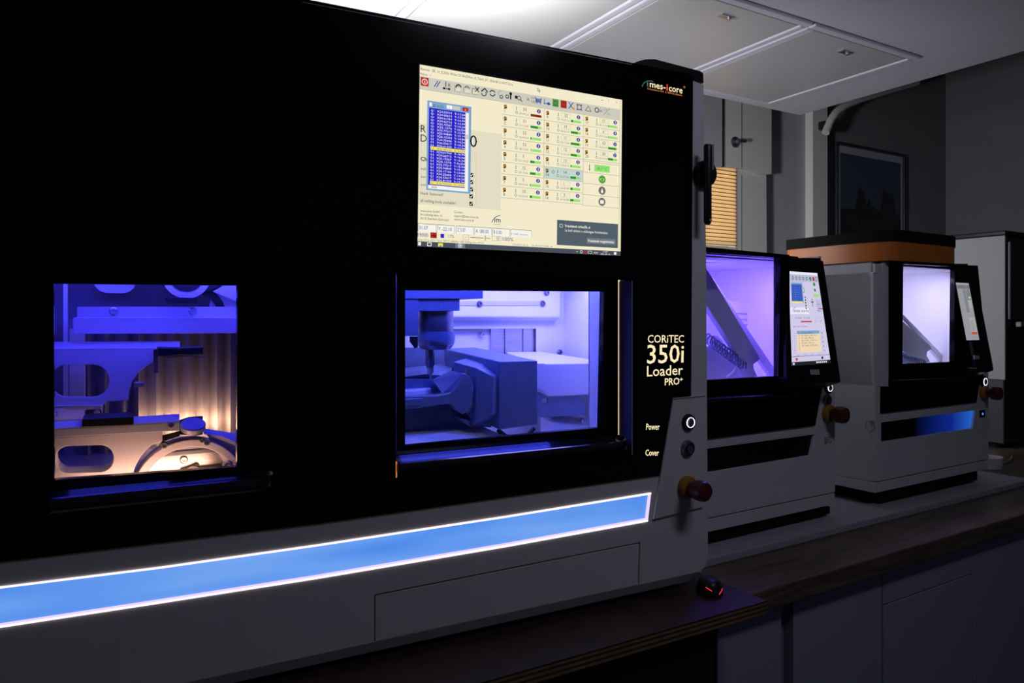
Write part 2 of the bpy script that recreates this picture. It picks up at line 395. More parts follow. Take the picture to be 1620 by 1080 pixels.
wallplate([(1078, 262), (1089, 262), (1089, 420), (1078, 420)], YW-.06, YW, 'trim_7', M['trimw'])
# pipe
pp = [W0.at(x, y, y=YW-.10) for x, y in ((1306, 210), (1313, 192), (1322, 178), (1338, 166), (1360, 157), (1395, 146), (1450, 130))]
b = MB(); b.tube(pp, .022, 14); o = b.build('ceiling_pipe', M['trimw'], None, smooth=True)
o['label'] = 'white curved pipe running up behind the ceiling edge beside the column'; o['category'] = 'pipe'
b = MB(); p0 = W0.at(1309, 182, y=YW-.1); b.box(p0.x-.012, p0.x+.03, YW-.09, YW, p0.z-.075, p0.z-.03)
o = b.build('pipe_bracket', M['plastic'], None, .004); o['label'] = 'small black wall bracket holding the white curved pipe'; o['category'] = 'bracket'
# picture
pc = W0.at(1378, 372, y=YW-.02); fp = Frame((pc.x, YW-.0, pc.z), 0)
e = empty('framed_picture', fp, 'large framed dark skyline picture on the shadowed wall', 'picture')
TL, TR, BR, BL = [fp.at(*q, y=-.02) for q in ((1323, 226), (1432, 244), (1432, 400), (1323, 400))]
zt, zb_, xa, xb = (TL.z+TR.z)/2, BL.z-.1, TL.x, TR.x; wv = .012
for q in ((xa, xb, zt-wv, zt), (xa, xb, zb_, zb_+wv), (xa, xa+wv, zb_+wv, zt-wv), (xb-wv, xb, zb_+wv, zt-wv)):
    b = MB(); b.box(q[0], q[1], -.022, 0, q[2], q[3]); b.build('frame_rail', M['black4'], e, .003)
b = MB(); b.box(xa+wv, xb-wv, -.010, -.001, zb_+wv, zt-wv); b.build('mat_board', M['cabinet'], e)
fl = Flat([(xa+.05, -.0102, zt-.055), (xb-.035, -.0102, zt-.055), (xb-.035, -.0102, zb_+.05), (xa+.05, -.0102, zb_+.05)], 100, 100)
sky = mat('print_sky', (.03, .05, .085), .3); dk = mat('print_trees', (.006, .007, .008), .3); gl_ = mat('print_city_lights', (.08, .08, .07), .4)
fl.rect(0, 0, 100, 100, sky, 1)
xsn = [0, 8, 12, 16, 22, 26, 30, 34, 38, 42, 46, 50, 56, 62, 66, 70, 76, 82, 88, 92, 100]
fl.poly([(0, 100)]+[(100, 100)][::-1][:0]+[(0, 60)]+[(x, 52-random.random()*(26 if 20 < x < 90 else 6)) for x in xsn]+[(100, 100)], dk, 2)
for i in range(26): u, v = 10+random.random()*85, 58+random.random()*8; fl.rect(u, v, u+1, v+1.4, gl_, 3)
fl.build('print', e)
D.objects  # setting done

# ============================================================ COUNTERS
CT = .83
fc = Frame((1.9, .885, 0), 1.2)
b = MB(); b.box(-.995, 2.9, 0, .72, CT-.038, CT); wt = b.build('worktop', M['wood'], None, .003)
wt.location = fc.o; wt.rotation_euler = (0, 0, fc.yaw); wt['label'] = 'long dark brown wooden worktop carrying the two smaller machines'; wt['category'] = 'worktop'
cbs = [(-.985, -.775, 'narrow pale cabinet under the worktop next to the black cabinet', False), (-.745, -.16, 'pale cabinet under the worktop right of the narrow dark gap', False),
       (-.155, .275, 'pale cabinet under the worktop with an outlined inset door', True), (.28, 1.2, 'darkest pale cabinet under the far right of the worktop', False), (1.205, 2.6, 'last pale cabinet beyond the frame under the far worktop end', False)]
# cabinet edges from pixels
ce = [fc.at(px, 1000, y=.03).x for px in (1135, 1237, 1255, 1396, 1539, 1800)]
def cabinet(x0, x1, label, inset, h=CT-.04):
    e = empty('base_cabinet', Frame(fc.w(((x0+x1)/2, .03, 0)), 1.2), label, 'cabinet', 'pale base cabinets under the worktop'); w_ = (x1-x0)/2-.0008
    b = MB(); b.box(-w_, w_, .02, .62, .08, h); b.build('carcass', M['cabinet'], e)
    b = MB(); b.box(-w_, w_, .06, .6, 0, .08); b.build('plinth', M['blackcab'], e)
    if inset:
        zt_ = fc.at(1398, 958, y=.03).z
        b = MB(); b.box(-w_, w_, 0, .02, zt_+.003, h); b.build('top_rail', M['cabinet'], e)
        b = MB(); b.box(-w_+.003, w_-.003, .0, .02, .085, zt_); b.build('door', M['cabinet'], e, .0015)
    else:
        b = MB(); b.box(-w_, w_, 0, .02, .085, h); b.build('door', M['cabinet'], e, .0015)
cabinet(ce[0], ce[1], cbs[0][2], False); cabinet(ce[2], ce[3]-.0005, cbs[1][2], False)
cabinet(ce[3]+.0005, ce[4]-.0005, cbs[2][2], True); cabinet(ce[4]+.0005, ce[5], cbs[3][2], False)
b = MB(); b.box(ce[1]+.008, ce[2]-.001, .05, .1, .0, CT-.04)
o = b.build('filler_strip', M['grey4'], None); o.location = fc.o; o.rotation_euler = (0, 0, fc.yaw); o['label'] = 'grey filler strip in the gap between two pale cabinets'; o['category'] = 'strip'
# white board under the machines
fbd = Frame((1.7, 1.03, CT), 1.5)
b = MB(); b.box(-.715, .62, -.012, .52, 0, .016); bd = b.build('base_board', M['walldark2'], None, .002)
bd.location = fbd.o; bd.rotation_euler = (0, 0, fbd.yaw); bd['label'] = 'thin white board lying on the worktop beneath the two smaller machines'; bd['category'] = 'board'
BZ = CT+.0162
# plywood table top under the large machine
TZ = .852
tc_ = W0.at(1213, 950, z=TZ)
e = empty('plywood_bench', Frame((tc_.x-.9, tc_.y, 0), 0), 'reddish plywood bench with layered edge under the large machine', 'bench')
TT = .0205
b = MB(); b.box(-1.0, .9, .0, .9, TZ-.0025, TZ); b.build('bench_top', M['redwood'], e)
for i in range(5):
    b = MB(); z = TZ-.0025-.0036*(i+1); b.box(-1.0, .9-.0004*(i % 2), .0004*(i % 2), .9, z, z+.0036); b.build('ply_layer', M['ply1' if i % 2 == 0 else 'ply2'], e)
for x in (-.95, .2):
    b = MB(); b.box(x, x+.06, .75, .81, 0, TZ-TT); b.build('leg', M['blackcab'], e)
ec = Frame((tc_.x-.6, tc_.y+.035, 0), 0); xe = ec.at(1132, 1020, y=0).x
e = empty('black_cabinet', ec, 'black drawer cabinet standing under the plywood bench', 'cabinet')
b = MB(); b.box(xe-.62, xe, .02, .6, .03, TZ-TT-.012); b.build('carcass', M['blackcab'], e, .004)
b = MB(); b.box(xe-.62, xe, 0, .02, .24, TZ-TT-.012); b.build('drawer', M['blackcab'], e, .008)
b = MB(); b.box(xe-.62, xe, 0, .02, .04, .236); b.build('drawer', M['blackcab'], e, .008)
b = MB(); b.box(xe-.6, xe-.02, .05, .55, 0, .03); b.build('plinth', M['rubber'], e)

# ============================================================ LARGE MACHINE
F1 = Frame((.6, .9, TZ), -2.2)
m1 = empty('milling_machine', F1, 'large black and white desktop milling machine with lit blue front strip', 'machine')
at = F1.at
XL = at(-150, 500, y=0).x; XR = at(1117, 500, y=0).x
zbot = at(838, 962, y=0).z
bl = lambda py_: None
topz = at(1000, 98, y=0).z
g_out = [(-150, -125), (1096, 118), (1093, 626), (1065, 630), (1045, 752), (500, 829), (0, 889), (-150, 908)]
rl = [(-40, 411), (445, 432), (445, 776), (-40, 822)]
rr = [(626, 432), (1001, 440), (1001, 722), (626, 759)]
plate(F1, g_out, 0, .018, 'front_glass', M['black'], m1, [rl, rr])
st_top = [(-150, 947), (0, 928), (250, 897), (500, 861.5), (797, 816.5), (1030, 779)]
st_bot = [(-150, 1010), (0, 992), (250, 954), (500, 915), (797, 865), (1025, 824)]
hole = st_top+st_bot[::-1]
sh = xz(F1, [(-150, 908), (0, 889.5), (500, 829.5), (1045, 752.5), (1065, 630.5), (1093.5, 626.5), (1096.5, 128), (1113, 134), (1117, 400), (1120, 880), (1117, 894)], 0.0)
sh += [(XR-.012, zbot), (at(-150, 1010, y=0).x, zbot)]
drw = [(592, 940), (1013, 857), (1011, 923.5), (592, 1021)]
dz = xz(F1, drw, 0); dz = dz[:2]+[(dz[2][0], zbot+.0006), (dz[3][0], zbot+.0006)]
b = MB(); b.prism(sh, 0, .03, [xz(F1, hole, 0), dz]); b.build('lower_housing', M['white'], m1)
b = MB(); b.prism([(dz[0][0]+.0016, dz[0][1]-.0024), (dz[1][0]-.0022, dz[1][1]-.0024), (dz[2][0]-.0022, zbot+.0008), (dz[3][0]+.0012, zbot+.0008)], -.0005, .03)
b.build('service_drawer', M['white'], m1, .001)
# backlit strip
lp = D.materials.new('backlit_blue_panel'); lp.use_nodes = True; nt = lp.node_tree; pb = nt.nodes['Principled BSDF']
pb.inputs['Base Color'].default_value = (.02, .03, .05, 1); pb.inputs['Roughness'].default_value = .3
tcn = nt.nodes.new('ShaderNodeTexCoord'); mpn = nt.nodes.new('ShaderNodeMapping'); nz = nt.nodes.new('ShaderNodeTexNoise'); rp = nt.nodes.new('ShaderNodeValToRGB')
mpn.inputs['Scale'].default_value = (2.2, 1, 16); nz.inputs['Scale'].default_value = 1.6; nz.inputs['Detail'].default_value = 1
nt.links.new(tcn.outputs['Object'], mpn.inputs[0]); nt.links.new(mpn.outputs[0], nz.inputs[0]); nt.links.new(nz.outputs[0], rp.inputs[0])
rp.color_ramp.elements[0].position = .35; rp.color_ramp.elements[1].position = .7
rp.color_ramp.elements[0].color = (.08, .26, .81, 1); rp.color_ramp.elements[1].color = (.17, .38, .88, 1)
nt.links.new(rp.outputs[0], pb.inputs['Emission Color']); pb.inputs['Emission Strength'].default_value = 1
b = MB(); b.prism(xz(F1, hole, 0), .003, .012); ls = b.build('light_strip', lp, m1)
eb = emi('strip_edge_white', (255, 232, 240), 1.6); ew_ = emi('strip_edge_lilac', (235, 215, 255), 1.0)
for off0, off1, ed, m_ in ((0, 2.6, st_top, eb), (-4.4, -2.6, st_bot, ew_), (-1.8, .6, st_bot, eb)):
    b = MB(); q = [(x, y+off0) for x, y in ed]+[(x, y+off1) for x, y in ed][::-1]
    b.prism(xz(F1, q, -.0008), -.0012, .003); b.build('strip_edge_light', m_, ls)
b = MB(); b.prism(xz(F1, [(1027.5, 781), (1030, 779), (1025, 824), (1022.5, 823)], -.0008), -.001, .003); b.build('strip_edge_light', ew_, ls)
# bottom chamfer, body shell panels
b = MB(); b.solid([(XL, 0, zbot), (XR-.012, 0, zbot), (XR-.03, .010, zbot-.017), (XL, .010, zbot-.017), (XL, .7, zbot), (XR-.012, .7, zbot), (XR-.03, .7, zbot-.017), (XL, .7, zbot-.017)],
                  [(0, 3, 2, 1), (3, 7, 6, 2), (0, 1, 5, 4), (7, 4, 5, 6), (0, 4, 7, 3), (1, 2, 6, 5)]); b.build('base_pan', M['white2'], m1)
ztr = at(1113, 134, y=0).z
b = MB(); b.box(XR-.02, XR, .03, .7, zbot, ztr-.002); b.build('side_panel', M['white'], m1, .002)
b = MB(); b.box(XL, XL+.02, .03, .7, zbot, topz); b.build('side_panel', M['white'], m1)
b = MB(); b.box(XL, XR, .7, .72, zbot, topz-.02); b.build('back_panel', M['white'], m1)
b = MB(); b.box(XL, XR-.02, .02, .7, topz-.045, topz-.02); b.build('roof_panel', M['satin'], m1)
plate(F1, [(995, 101), (1003, 99.5), (1012, 96), (1022, 93.7), (1036, 93.5), (1108, 112.5), (1112.5, 116), (1113, 131), (1096.3, 128), (1096.3, 119), (1000, 100.5)], .0185, .30, 'roof_cap', M['satin'], m1)
for fx, fy in ((XL+.1, .1), (XR-.08, .12), (XL+.1, .62), (XR-.08, .62)):
    b = MB(); b.lathe((fx, fy, 0), (0, 0, 1), [(0, 0), (.028, 0), (.028, .006), (.02, .01), (.014, zbot-.02), (0, zbot-.02)], 20); b.build('foot', M['rubber'], m1, smooth=True)

edge_hl = mat('warm_edge_highlight', (.30,.13,.08), .4)  # warm edge highlight put into the colour of thin strips
plate(F1, [(-150, 908), (0, 889), (500, 829), (1045, 752), (1045, 753.3), (500, 830.6), (0, 890.8), (-150, 910)], -.0006, 0, 'housing_highlight', edge_hl, m1)
# doors
def door(outer, win, ydoor, label=None):
    o = plate(F1, outer, ydoor, ydoor+.012, 'door', M['black'], m1, [win], label=label)
    plate(F1, win, ydoor+.004, ydoor+.007, 'window_pane', M['glass'], o)
    return o
wl = [(85, 448.5), (375.5, 451.5), (375, 738.5), (86, 759)]
wr = [(641, 459), (955.5, 461), (951.5, 676), (641, 705)]
for recess, mm in ((rl, M['black']), (rr, M['white2'])):      # recess jambs
    q = xz(F1, recess, 0); x0, x1 = (q[0][0]+q[3][0])/2, (q[1][0]+q[2][0])/2; zt_, zb2 = (q[0][1]+q[1][1])/2, (q[2][1]+q[3][1])/2
    b = MB(); b.box(x1, x1+.004, .018, .05, zb2, zt_); b.build('door_jamb', mm, m1)
    b = MB(); b.box(x1+.0005, x1+.004, .001, .018, zb2, zt_)
    b = MB(); b.box(x0-.004, x0, .018, .05, zb2, zt_); b.build('door_jamb', M['black'], m1)
    b = MB(); b.box(x0, x1, .018, .05, zt_, zt_+.004); b.build('door_jamb', M['black'], m1)
    b = MB(); b.box(x0, x1, .018, .05, zb2-.004, zb2); b.build('door_jamb', M['black'], m1)
jm = mat('jamb_satin_grey', (.35, .34, .42), .35)
q = xz(F1, rr, 0); xj = (q[1][0]+q[2][0])/2; zt_, zb2 = min(q[1][1], q[0][1]), (q[2][1]+q[3][1])/2
b = MB(); b.box(xj-.0015, xj+.0, .0005, .048, zb2, zt_); b.build('jamb_liner', jm, m1)
dl = door([(-38, 413), (440, 434), (440, 772), (-38, 818)], wl, .012, 'black loader door with square window')
dr = door([(628, 434), (978, 442), (977, 720), (628, 756)], wr, .030, 'black work chamber door with wide window')
for rc_, wn_ in ((rl, [(77, 440), (384, 443), (384, 747), (78, 768)]), (rr, [(634, 452), (962, 454), (958, 684), (634, 714)])):
    plate(F1, rc_, .044, .049, 'gap_baffle', M['rubber'], m1, [wn_])  # added behind each door to block light leaking round it
zt_g = at(978.8, 441, y=.031).z
b = MB(); g0 = at(978.4, 600, y=.0345).x; g1 = at(979.9, 600, y=.0345).x
b.box(g0, g1, .0345, .035, at(979, 690, y=.031).z, at(979, 441, y=.031).z); b.build('edge_glow', emi('warm_gap_glow', (255, 226, 190), 1.4), dr)  # glowing strip stands in for light leaking through the door gap
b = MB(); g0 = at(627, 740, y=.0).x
b.box(g0, g0+.0018, .002, .006, at(627, 756, y=0).z, at(627, 731, y=0).z); b.build('edge_glow', emi('amber_edge_light', (215, 130, 70), .8), dr)
def lip(x0, x1, ztop, zb3, y0, pro, parent, rend):
    # extruded rounded ledge: profile in (y,z)
    prof = [(y0, ztop-.004), (y0-pro*.25, ztop-.010), (y0-pro*.5, ztop-.011), (y0-pro*.75, ztop-.009), (y0-pro*.9, ztop-.006), (y0-pro*.97, ztop-.007), (y0-pro, ztop-.012), (y0-pro*.96, ztop-.020), (y0-pro*.5, zb3+.008), (y0-pro*.3, zb3), (y0, zb3)]
    b = MB(); secs = [(x0, 1)]+[(x1-rend+rend*math.sin(math.pi/2*k/8), max(.05, math.cos(math.pi/2*k/8))) for k in range(9)]
    n_ = len(prof); base = 0
    for x, s_ in secs:
        for (y, z) in prof: b.v.append((x, y0-(y0-y)*s_, z))
    for k in range(len(secs)-1):
        for i in range(n_):
            j = (i+1) % n_; b.f.append([k*n_+i, k*n_+j, (k+1)*n_+j, (k+1)*n_+i]); b.m.append(0)
    b.f.append(list(range(n_))); b.f.append([(len(secs)-1)*n_+i for i in range(n_)][::-1]); b.m += [0, 0]
    return b.build('door_lip', M['lip'], parent, smooth=True)
lip(at(628, 740, y=.0).x, at(1000, 700, y=.0).x-.001, at(800, 700, y=.03).z, at(800, 737, y=0).z, .0305, .046, dr, .03)
lip(at(80, 770, y=0).x, at(438, 760, y=0).x, at(230, 757, y=.012).z, at(230, 803, y=0).z, .0125, .030, dl, .03)

area('jamb_fill', F1.w((xj-.012, .042, (zt_+zb2)/2)), F1.w((xj, .02, (zt_+zb2)/2)), .006, (zt_-zb2)*.9, (.30, .12, 1), .22)  # added fill that tints the jamb violet, no LED there
area('lip_fill_right', F1.w((at(760, 700, y=.03).x, .027, at(760, 712, y=.03).z+.012)), F1.w((at(760, 700, y=.03).x, .008, at(760, 712, y=.03).z-.01)), .24, .004, (.05, .07, 1), .16)  # added fill for the blue highlight on the right lip
area('lip_fill_left', F1.w((at(190, 760, y=.012).x, .009, at(190, 765, y=.012).z+.010)), F1.w((at(190, 760, y=.012).x, -.01, at(190, 765, y=.012).z-.01)), .10, .004, (.05, .07, 1), .025)  # same kind of added fill for the left lip
# ---- left (loader) chamber
CH = (XL+.03, -.305, .05, .52, at(230, 800, y=.03).z, at(230, 380, y=.03).z)
navy = mat('dark_blue_steel_wall', (.28, .29, .34), .45, .3, noise=.15, nscale=15)
def chamber(x0, x1, y0, y1, z0, z1, mw, parent=m1):
    t = .004
    for bx in ((x0, x1, y1, y1+t, z0, z1), (x0-t, x0, y0, y1, z0, z1), (x1, x1+t, y0, y1, z0, z1), (x0, x1, y0, y1, z0-t, z0), (x0, x1, y0, y1, z1, z1+t)):
        b = MB(); b.box(*bx); b.build('chamber_wall', mw, parent)
chamber(*CH, navy)
# rail
rail = plate(F1, [(122, 485), (395, 485), (395, 505), (122, 505)], .30, .304, 'upper_rail', M['alu'], m1)
plate(F1, [(115, 503.5), (393, 503.5), (393, 527), (116, 528)], .27, .275, 'rail_lip', M['alu'], rail, bevel=.001)
hull(F1, [(115, 503, .27), (393, 503, .27), (122, 501, .302), (395, 501, .302), (115, 505, .27), (393, 505, .27)], 'rail_shelf', M['alu'], rail)
screw(F1, 180, 492.5, .30, .0062, rail); screw(F1, 305, 492.5, .30, .0062, rail)
plate(F1, [(110, 520), (134, 520), (134, 640), (110, 640)], .36, .38, 'rail_post', M['alu'], m1)
plate(F1, [(100, 440), (107, 440), (107, 640), (100, 640)], .40, .41, 'rail_post', M['alu'], m1)
# upper disc assembly
plate(F1, [(148, 440), (216, 440), (212, 455), (205, 461), (195, 463.5), (168, 463), (158, 460), (150, 452)], .40, .405, 'loader_fork', M['alu'], m1)
hull(F1, [(250, 430, .30), (360, 430, .30), (349, 455, .30), (330, 463, .30), (305, 470, .30), (285, 470, .30), (265, 460, .30), (255, 450, .30), (250, 430, .36), (360, 430, .36), (330, 463, .36), (285, 470, .36)], 'disc_holder', M['plastic'], m1, .003)
b = MB(); p_ = at(295, 437, y=.297); b.lathe(p_, (0, -1, 0), [(.034, 0), (.034, .003), (.026, .003), (.024, 0)], 30); b.build('holder_ring', M['steel'], m1, smooth=True)
plate(F1, [(262, 470), (312, 471), (312, 479.5), (270, 479), (262, 475)], .28, .30, 'disc_clamp', M['plastic'], m1, bevel=.001)
hull(F1, [(335, 461, .32), (360, 452, .32), (385, 440, .32), (400, 490, .32), (330, 490, .32), (335, 461, .34), (385, 440, .34), (400, 490, .34), (330, 490, .34)], 'side_plate', M['alu'], m1)
plate(F1, arcpts(310, 500, 48, -85, 0, 10)+arcpts(310, 500, 36, 0, -85, 10), .310, .318, 'hose', M['plastic'], m1)
plate(F1, [(337, 461), (375, 440), (395, 430), (395, 485), (373, 476)], .29, .295, 'side_plate', M['alu'], m1)
# pleated wall
px_ = [122, 139, 152, 166, 180, 196, 208, 219, 232.4, 247.3, 259, 272.5, 283.5, 297.7, 309.5, 321.3, 331.5, 343.3, 353.6, 364.6, 376, 387, 399]
pw = empty('x', F1, '', ''); D.objects.remove(pw)
back = plate(F1, [(100, 505), (402, 505), (402, 760), (100, 760)], .455, .459, 'pleated_wall', navy, m1)
zt1, zb1 = at(300, 508, y=.43).z, at(300, 745, y=.43).z
for i in range(len(px_)-1):
    ya, yb2 = (.452, .425) if i % 2 == 0 else (.425, .452)
    a_, b2 = at(px_[i], 600, y=ya), at(px_[i+1], 600, y=yb2)
    b = MB(); b.solid([(a_.x, ya, zb1), (b2.x, yb2, zb1), (b2.x, yb2, zt1), (a_.x, ya, zt1), (a_.x, ya+.003, zb1), (b2.x, yb2+.003, zb1), (b2.x, yb2+.003, zt1), (a_.x, ya+.003, zt1)],
                      [(0, 1, 2, 3), (7, 6, 5, 4), (0, 4, 5, 1), (3, 2, 6, 7), (1, 5, 6, 2), (0, 3, 7, 4)]); b.build('pleat', M['pleat'], back)
# middle fork
ff = .19
arc = arcpts(262, 632, 60, 235, 180, 8)
fk = plate(F1, [(60, 551), (243, 551), (243, 573), (232, 579), (220, 588), (210, 602), (205, 617), (203, 633), (170, 635), (162.5, 641), (161.5, 661), (60, 668)], ff, ff+.010, 'loader_fork', M['alu'], m1,
           [oval(80, 173, 576.5, 628)], bevel=.0008, label='middle pale loader fork with oval opening')
hull(F1, [(60, 552, ff), (284.5, 550.5, ff), (60, 540.5, ff+.09), (284.5, 539.5, ff+.09), (60, 554, ff), (284.5, 552.5, ff)], 'fork_flange', M['alu'], fk)
hull(F1, [(60, 642, ff-.002), (162, 641, ff-.002), (60, 628, ff+.08), (150, 628, ff+.08), (60, 643, ff-.002), (162, 642, ff-.002)], 'fork_flange', M['alu'], fk)
plate(F1, [(87, 645), (102, 644.5), (102, 663), (87, 664)], ff-.0012, ff, 'number_plate', M['alu'], fk)
fl = Flat([at(87, 645, y=ff-.0013), at(102, 644.5, y=ff-.0013), at(102, 663, y=ff-.0013), at(87, 664, y=ff-.0013)], 15, 19)
fl.text('2', 1.2, 12.5, 6, M['plastic']); fl.build('number_print', fk)
plate(F1, oval(134, 161, 648, 656.5, -.03), ff-.001, ff+.001, 'slot', M['plastic'], fk)
screw(F1, 153, 652, ff-.001, .004, fk)
cl = plate(F1, [(250, 550), (285, 550.5), (321.5, 548.8), (321.5, 560), (300, 561), (284, 560), (265, 563), (250, 561.5)], ff-.03, ff+.02, 'fork_clamp', M['plastic'], fk, bevel=.001)
plate(F1, [(251, 562), (266, 566), (284, 562.5), (321, 564), (321, 565.5), (284, 564), (266, 568), (251, 564)], ff-.028, ff+.01, 'clamp_spring', M['steel'], cl)
b = MB(); b.cyl(at(212, 608, y=ff+.004), (1, 0, 0), .004, .012, 10); b.build('stop_pin', M['steel'], fk)
plate(F1, [(243.5, 553), (250, 553), (250, 590), (243.5, 590)], ff+.012, ff+.03, 'fork_arm', navy, fk)
# lower fork
fg = .09
lf = plate(F1, [(60, 694), (257, 681), (257, 697), (250, 701), (240, 703.5), (231, 712), (222, 723), (214, 737), (209, 752), (205, 790), (60, 790)], fg, fg+.045, 'loader_fork', M['alu'], m1,
           [oval(87, 180, 706, 748.5, -.03)], bevel=.0008, label='lower warm-lit loader fork with oval opening')
plate(F1, [(60, 679), (284, 666), (284, 681), (60, 693)], fg-.012, fg-.008, 'fork_lip', M['alu'], lf, bevel=.0006)
hull(F1, [(60, 679, fg-.012), (284, 666, fg-.012), (60, 668, fg+.045), (284, 654.4, fg+.045), (60, 681, fg-.012), (284, 668, fg-.012)], 'fork_flange', M['alu'], lf)
plate(F1, [(129.6, 663.5), (211.5, 659), (211.5, 671.6), (129.6, 675)], fg-.016, fg+.04, 'fork_clamp', M['plastic'], lf, bevel=.001)
screw(F1, 270.5, 671.5, fg-.012, .0042, lf)
# puck and holder
hb = hull(F1, [(284, 664, fg+.02), (300, 659, fg+.03), (321, 657.5, fg+.03), (321, 687, fg+.0), (308, 689, fg), (284, 687, fg), (284, 664, fg+.05), (321, 658, fg+.05), (321, 687, fg+.04)], 'disc_clamp', M['plastic'], m1, .002)
b = MB(); p_ = at(305.5, 671, y=fg-.004); b.lathe(p_, (0, -.45, .9), [(0, -.006), (.0150, -.006), (.0150, 0), (.0140, .0012), (0, .0012)], 32)
b.build('clamp_knob', mat('blue_grey_cap', (.45, .47, .6), .35, .4), hb, smooth=True)
hull(F1, [(246, 694, fg+.01), (258, 688, fg+.01), (285, 681, fg), (284, 690, fg), (262, 697, fg), (246, 701, fg+.01), (246, 694, fg+.03), (285, 681, fg+.03), (284, 690, fg+.03)], 'clamp_block', M['plastic'], hb)
# ring holder
fh = .105
q = at(300.8, 776.6, y=fh); sc_ = (at(310, 776.6, y=fh)-at(300, 776.6, y=fh)).x/10*.985
rg = MB(); rg.prism([(q.x+sc_*78*math.cos(a), q.z+sc_*78*math.sin(a)) for a in [i*math.pi/24 for i in range(48)]], fh+.012, fh+.02)
disc = rg.build('blank_disc', M['steel'], m1)
rg = MB(); rg.prism([(q.x+sc_*91*math.cos(a), q.z+sc_*91*math.sin(a)) for a in [i*math.pi/24 for i in range(48)]], fh-.006, fh+.03, [[(q.x+sc_*78*math.cos(a), q.z+sc_*78*math.sin(a)) for a in [i*math.pi/24 for i in range(48)]]])
ring = rg.build('holder_ring', M['alu'], m1, .001)
plate(F1, [(325, 683), (350, 688), (366, 695), (376, 703), (395, 720), (400, 790), (330, 790), (360, 740)], fh+.006, fh+.03, 'holder_plate', M['alu'], m1)
hull(F1, [(322, 677, fh+.03), (376, 687, fh+.03), (400, 690, fh+.03), (322, 686, fh), (352, 690, fh), (376, 701, fh), (400, 715, fh)], 'holder_top', M['alu'], m1)
plate(F1, [(207, 760), (207, 742), (213, 728), (222, 714), (234, 704), (237, 706), (226, 718), (217, 731), (212, 744), (212, 760)], fh-.003, fh+.006, 'holder_guard', M['dsteel'], m1)
for a_, b_ in ((259.5, 704), (327, 699)): screw(F1, a_, b_, fh-.006, .0048, ring)
screw(F1, 359, 735.5, fh-.006, .0055, ring); screw(F1, 290.6, 726.7, fh+.012, .005, disc)
for ov in ((252, 262, 702, 709), (316, 331, 693, 700)):
    plate(F1, oval(*ov), fh-.0065, fh-.005, 'slot', M['dsteel'], ring)
plate(F1, [(240, 718), (345, 709), (350, 714), (238, 724)], fh+.008, fh+.012, 'disc_bar', M['dsteel'], disc)
plate(F1, [(286, 742), (300, 738), (312, 733), (316, 735), (312, 739), (350, 735), (351, 745), (286, 748)], fh+.004, fh+.012, 'disc_latch', M['plastic'], disc)
b = MB(); b.lathe(at(305, 747, y=fh+.006), (0, -1, 0), [(.009, 0), (.009, .004), (.006, .008), (0, .009)], 16); b.build('latch_knob', M['alu'], disc, smooth=True)

# ---- right (work) chamber
FC = DeepFrame((.6, .9, TZ), -2.2)
xw = FC.at(892, 560, y=.60).x
zf = FC.at(700, 680, y=.50).z
YB = FC.dm(.60)
C2 = (-.285, xw, .062, YB, FC.at(800, 760, y=.062).z, FC.at(800, 400, y=.062).z)
x0, x1, y0, y1, z0, z1 = C2; t = .004
en = M['enamel']
for bx in ((x0-t, x0, y0, y1, z0, z1), (x1, x1+t, .12, y1, z0, z1), (x0, xj, y0, y1, z0-t, z0), (x0, xj, y0, y1, z1, z1+t)):
    b = MB(); b.box(*bx); b.build('chamber_wall', en, m1)
b = MB(); b.box(min(x1, xj), max(x1, xj), .12, .124, z0, z1); b.build('chamber_wall', en, m1)
b = MB(); b.box(xj, xj+.004, .05, .124, z0, z1); b.build('chamber_wall', en, m1)
bw = plate(FC, [(500, 300), (900, 300), (900, 800), (500, 800)], .600, .604, 'chamber_back', en, m1, [[(700, 520), (848.5, 519.5), (848.5, 566), (700, 566)]])
rc = plate(FC, [(690, 510), (860, 510), (860, 580), (690, 580)], .625, .628, 'recess_panel', en, bw)
plate(FC, [(777, 515), (797.5, 515), (797.5, 575), (777, 575)], .615, .620, 'recess_slat', M['steel'], bw)
plate(FC, [(799, 515), (826, 515), (826, 575), (799, 575)], .611, .616, 'recess_slat', M['steel'], bw)
plate(FC, [(828, 515), (853, 515), (853, 575), (828, 575)], .614, .620, 'recess_slat', M['steel'], bw)
b = MB(); q0 = FC.at(640, 501.5, y=.56); q1 = FC.at(887, 501.5, y=.56)
b.solid([(q0.x-.1, q0.y, q0.z), (q1.x, q0.y, q0.z), (q1.x, q0.y, z1-.03), (q0.x-.1, q0.y, z1-.03), (q0.x-.1, .368, q0.z-.008), (q1.x, .368, q0.z-.008), (q1.x, .368, z1-.03), (q0.x-.1, .368, z1-.03)],
        [(0, 1, 2, 3), (7, 6, 5, 4), (0, 4, 5, 1), (3, 2, 6, 7), (1, 5, 6, 2), (0, 3, 7, 4)]); hd = b.build('header_panel', en, m1, .003)
plate(FC, [(560, 476), (861, 476), (861, 483), (560, 483)], .557, .560, 'header_strip', mat('grey_enamel', (.6, .6, .66), .4), hd)
for a_, b_ in ((758.5, 480.5), (858.5, 480), (865, 463)): screw(FC, a_, b_, .557, .006, hd, M['dsteel'])
screw(FC, 762.5, 529, .612, .005, rc); screw(FC, 885.5, 557, .598, .006, bw, M['dsteel'])
screw(FC, 871, 678.5, .40, .006, bw, M['steel']); screw(FC, 921.5, 665.5, .40, .006, bw, M['steel'])
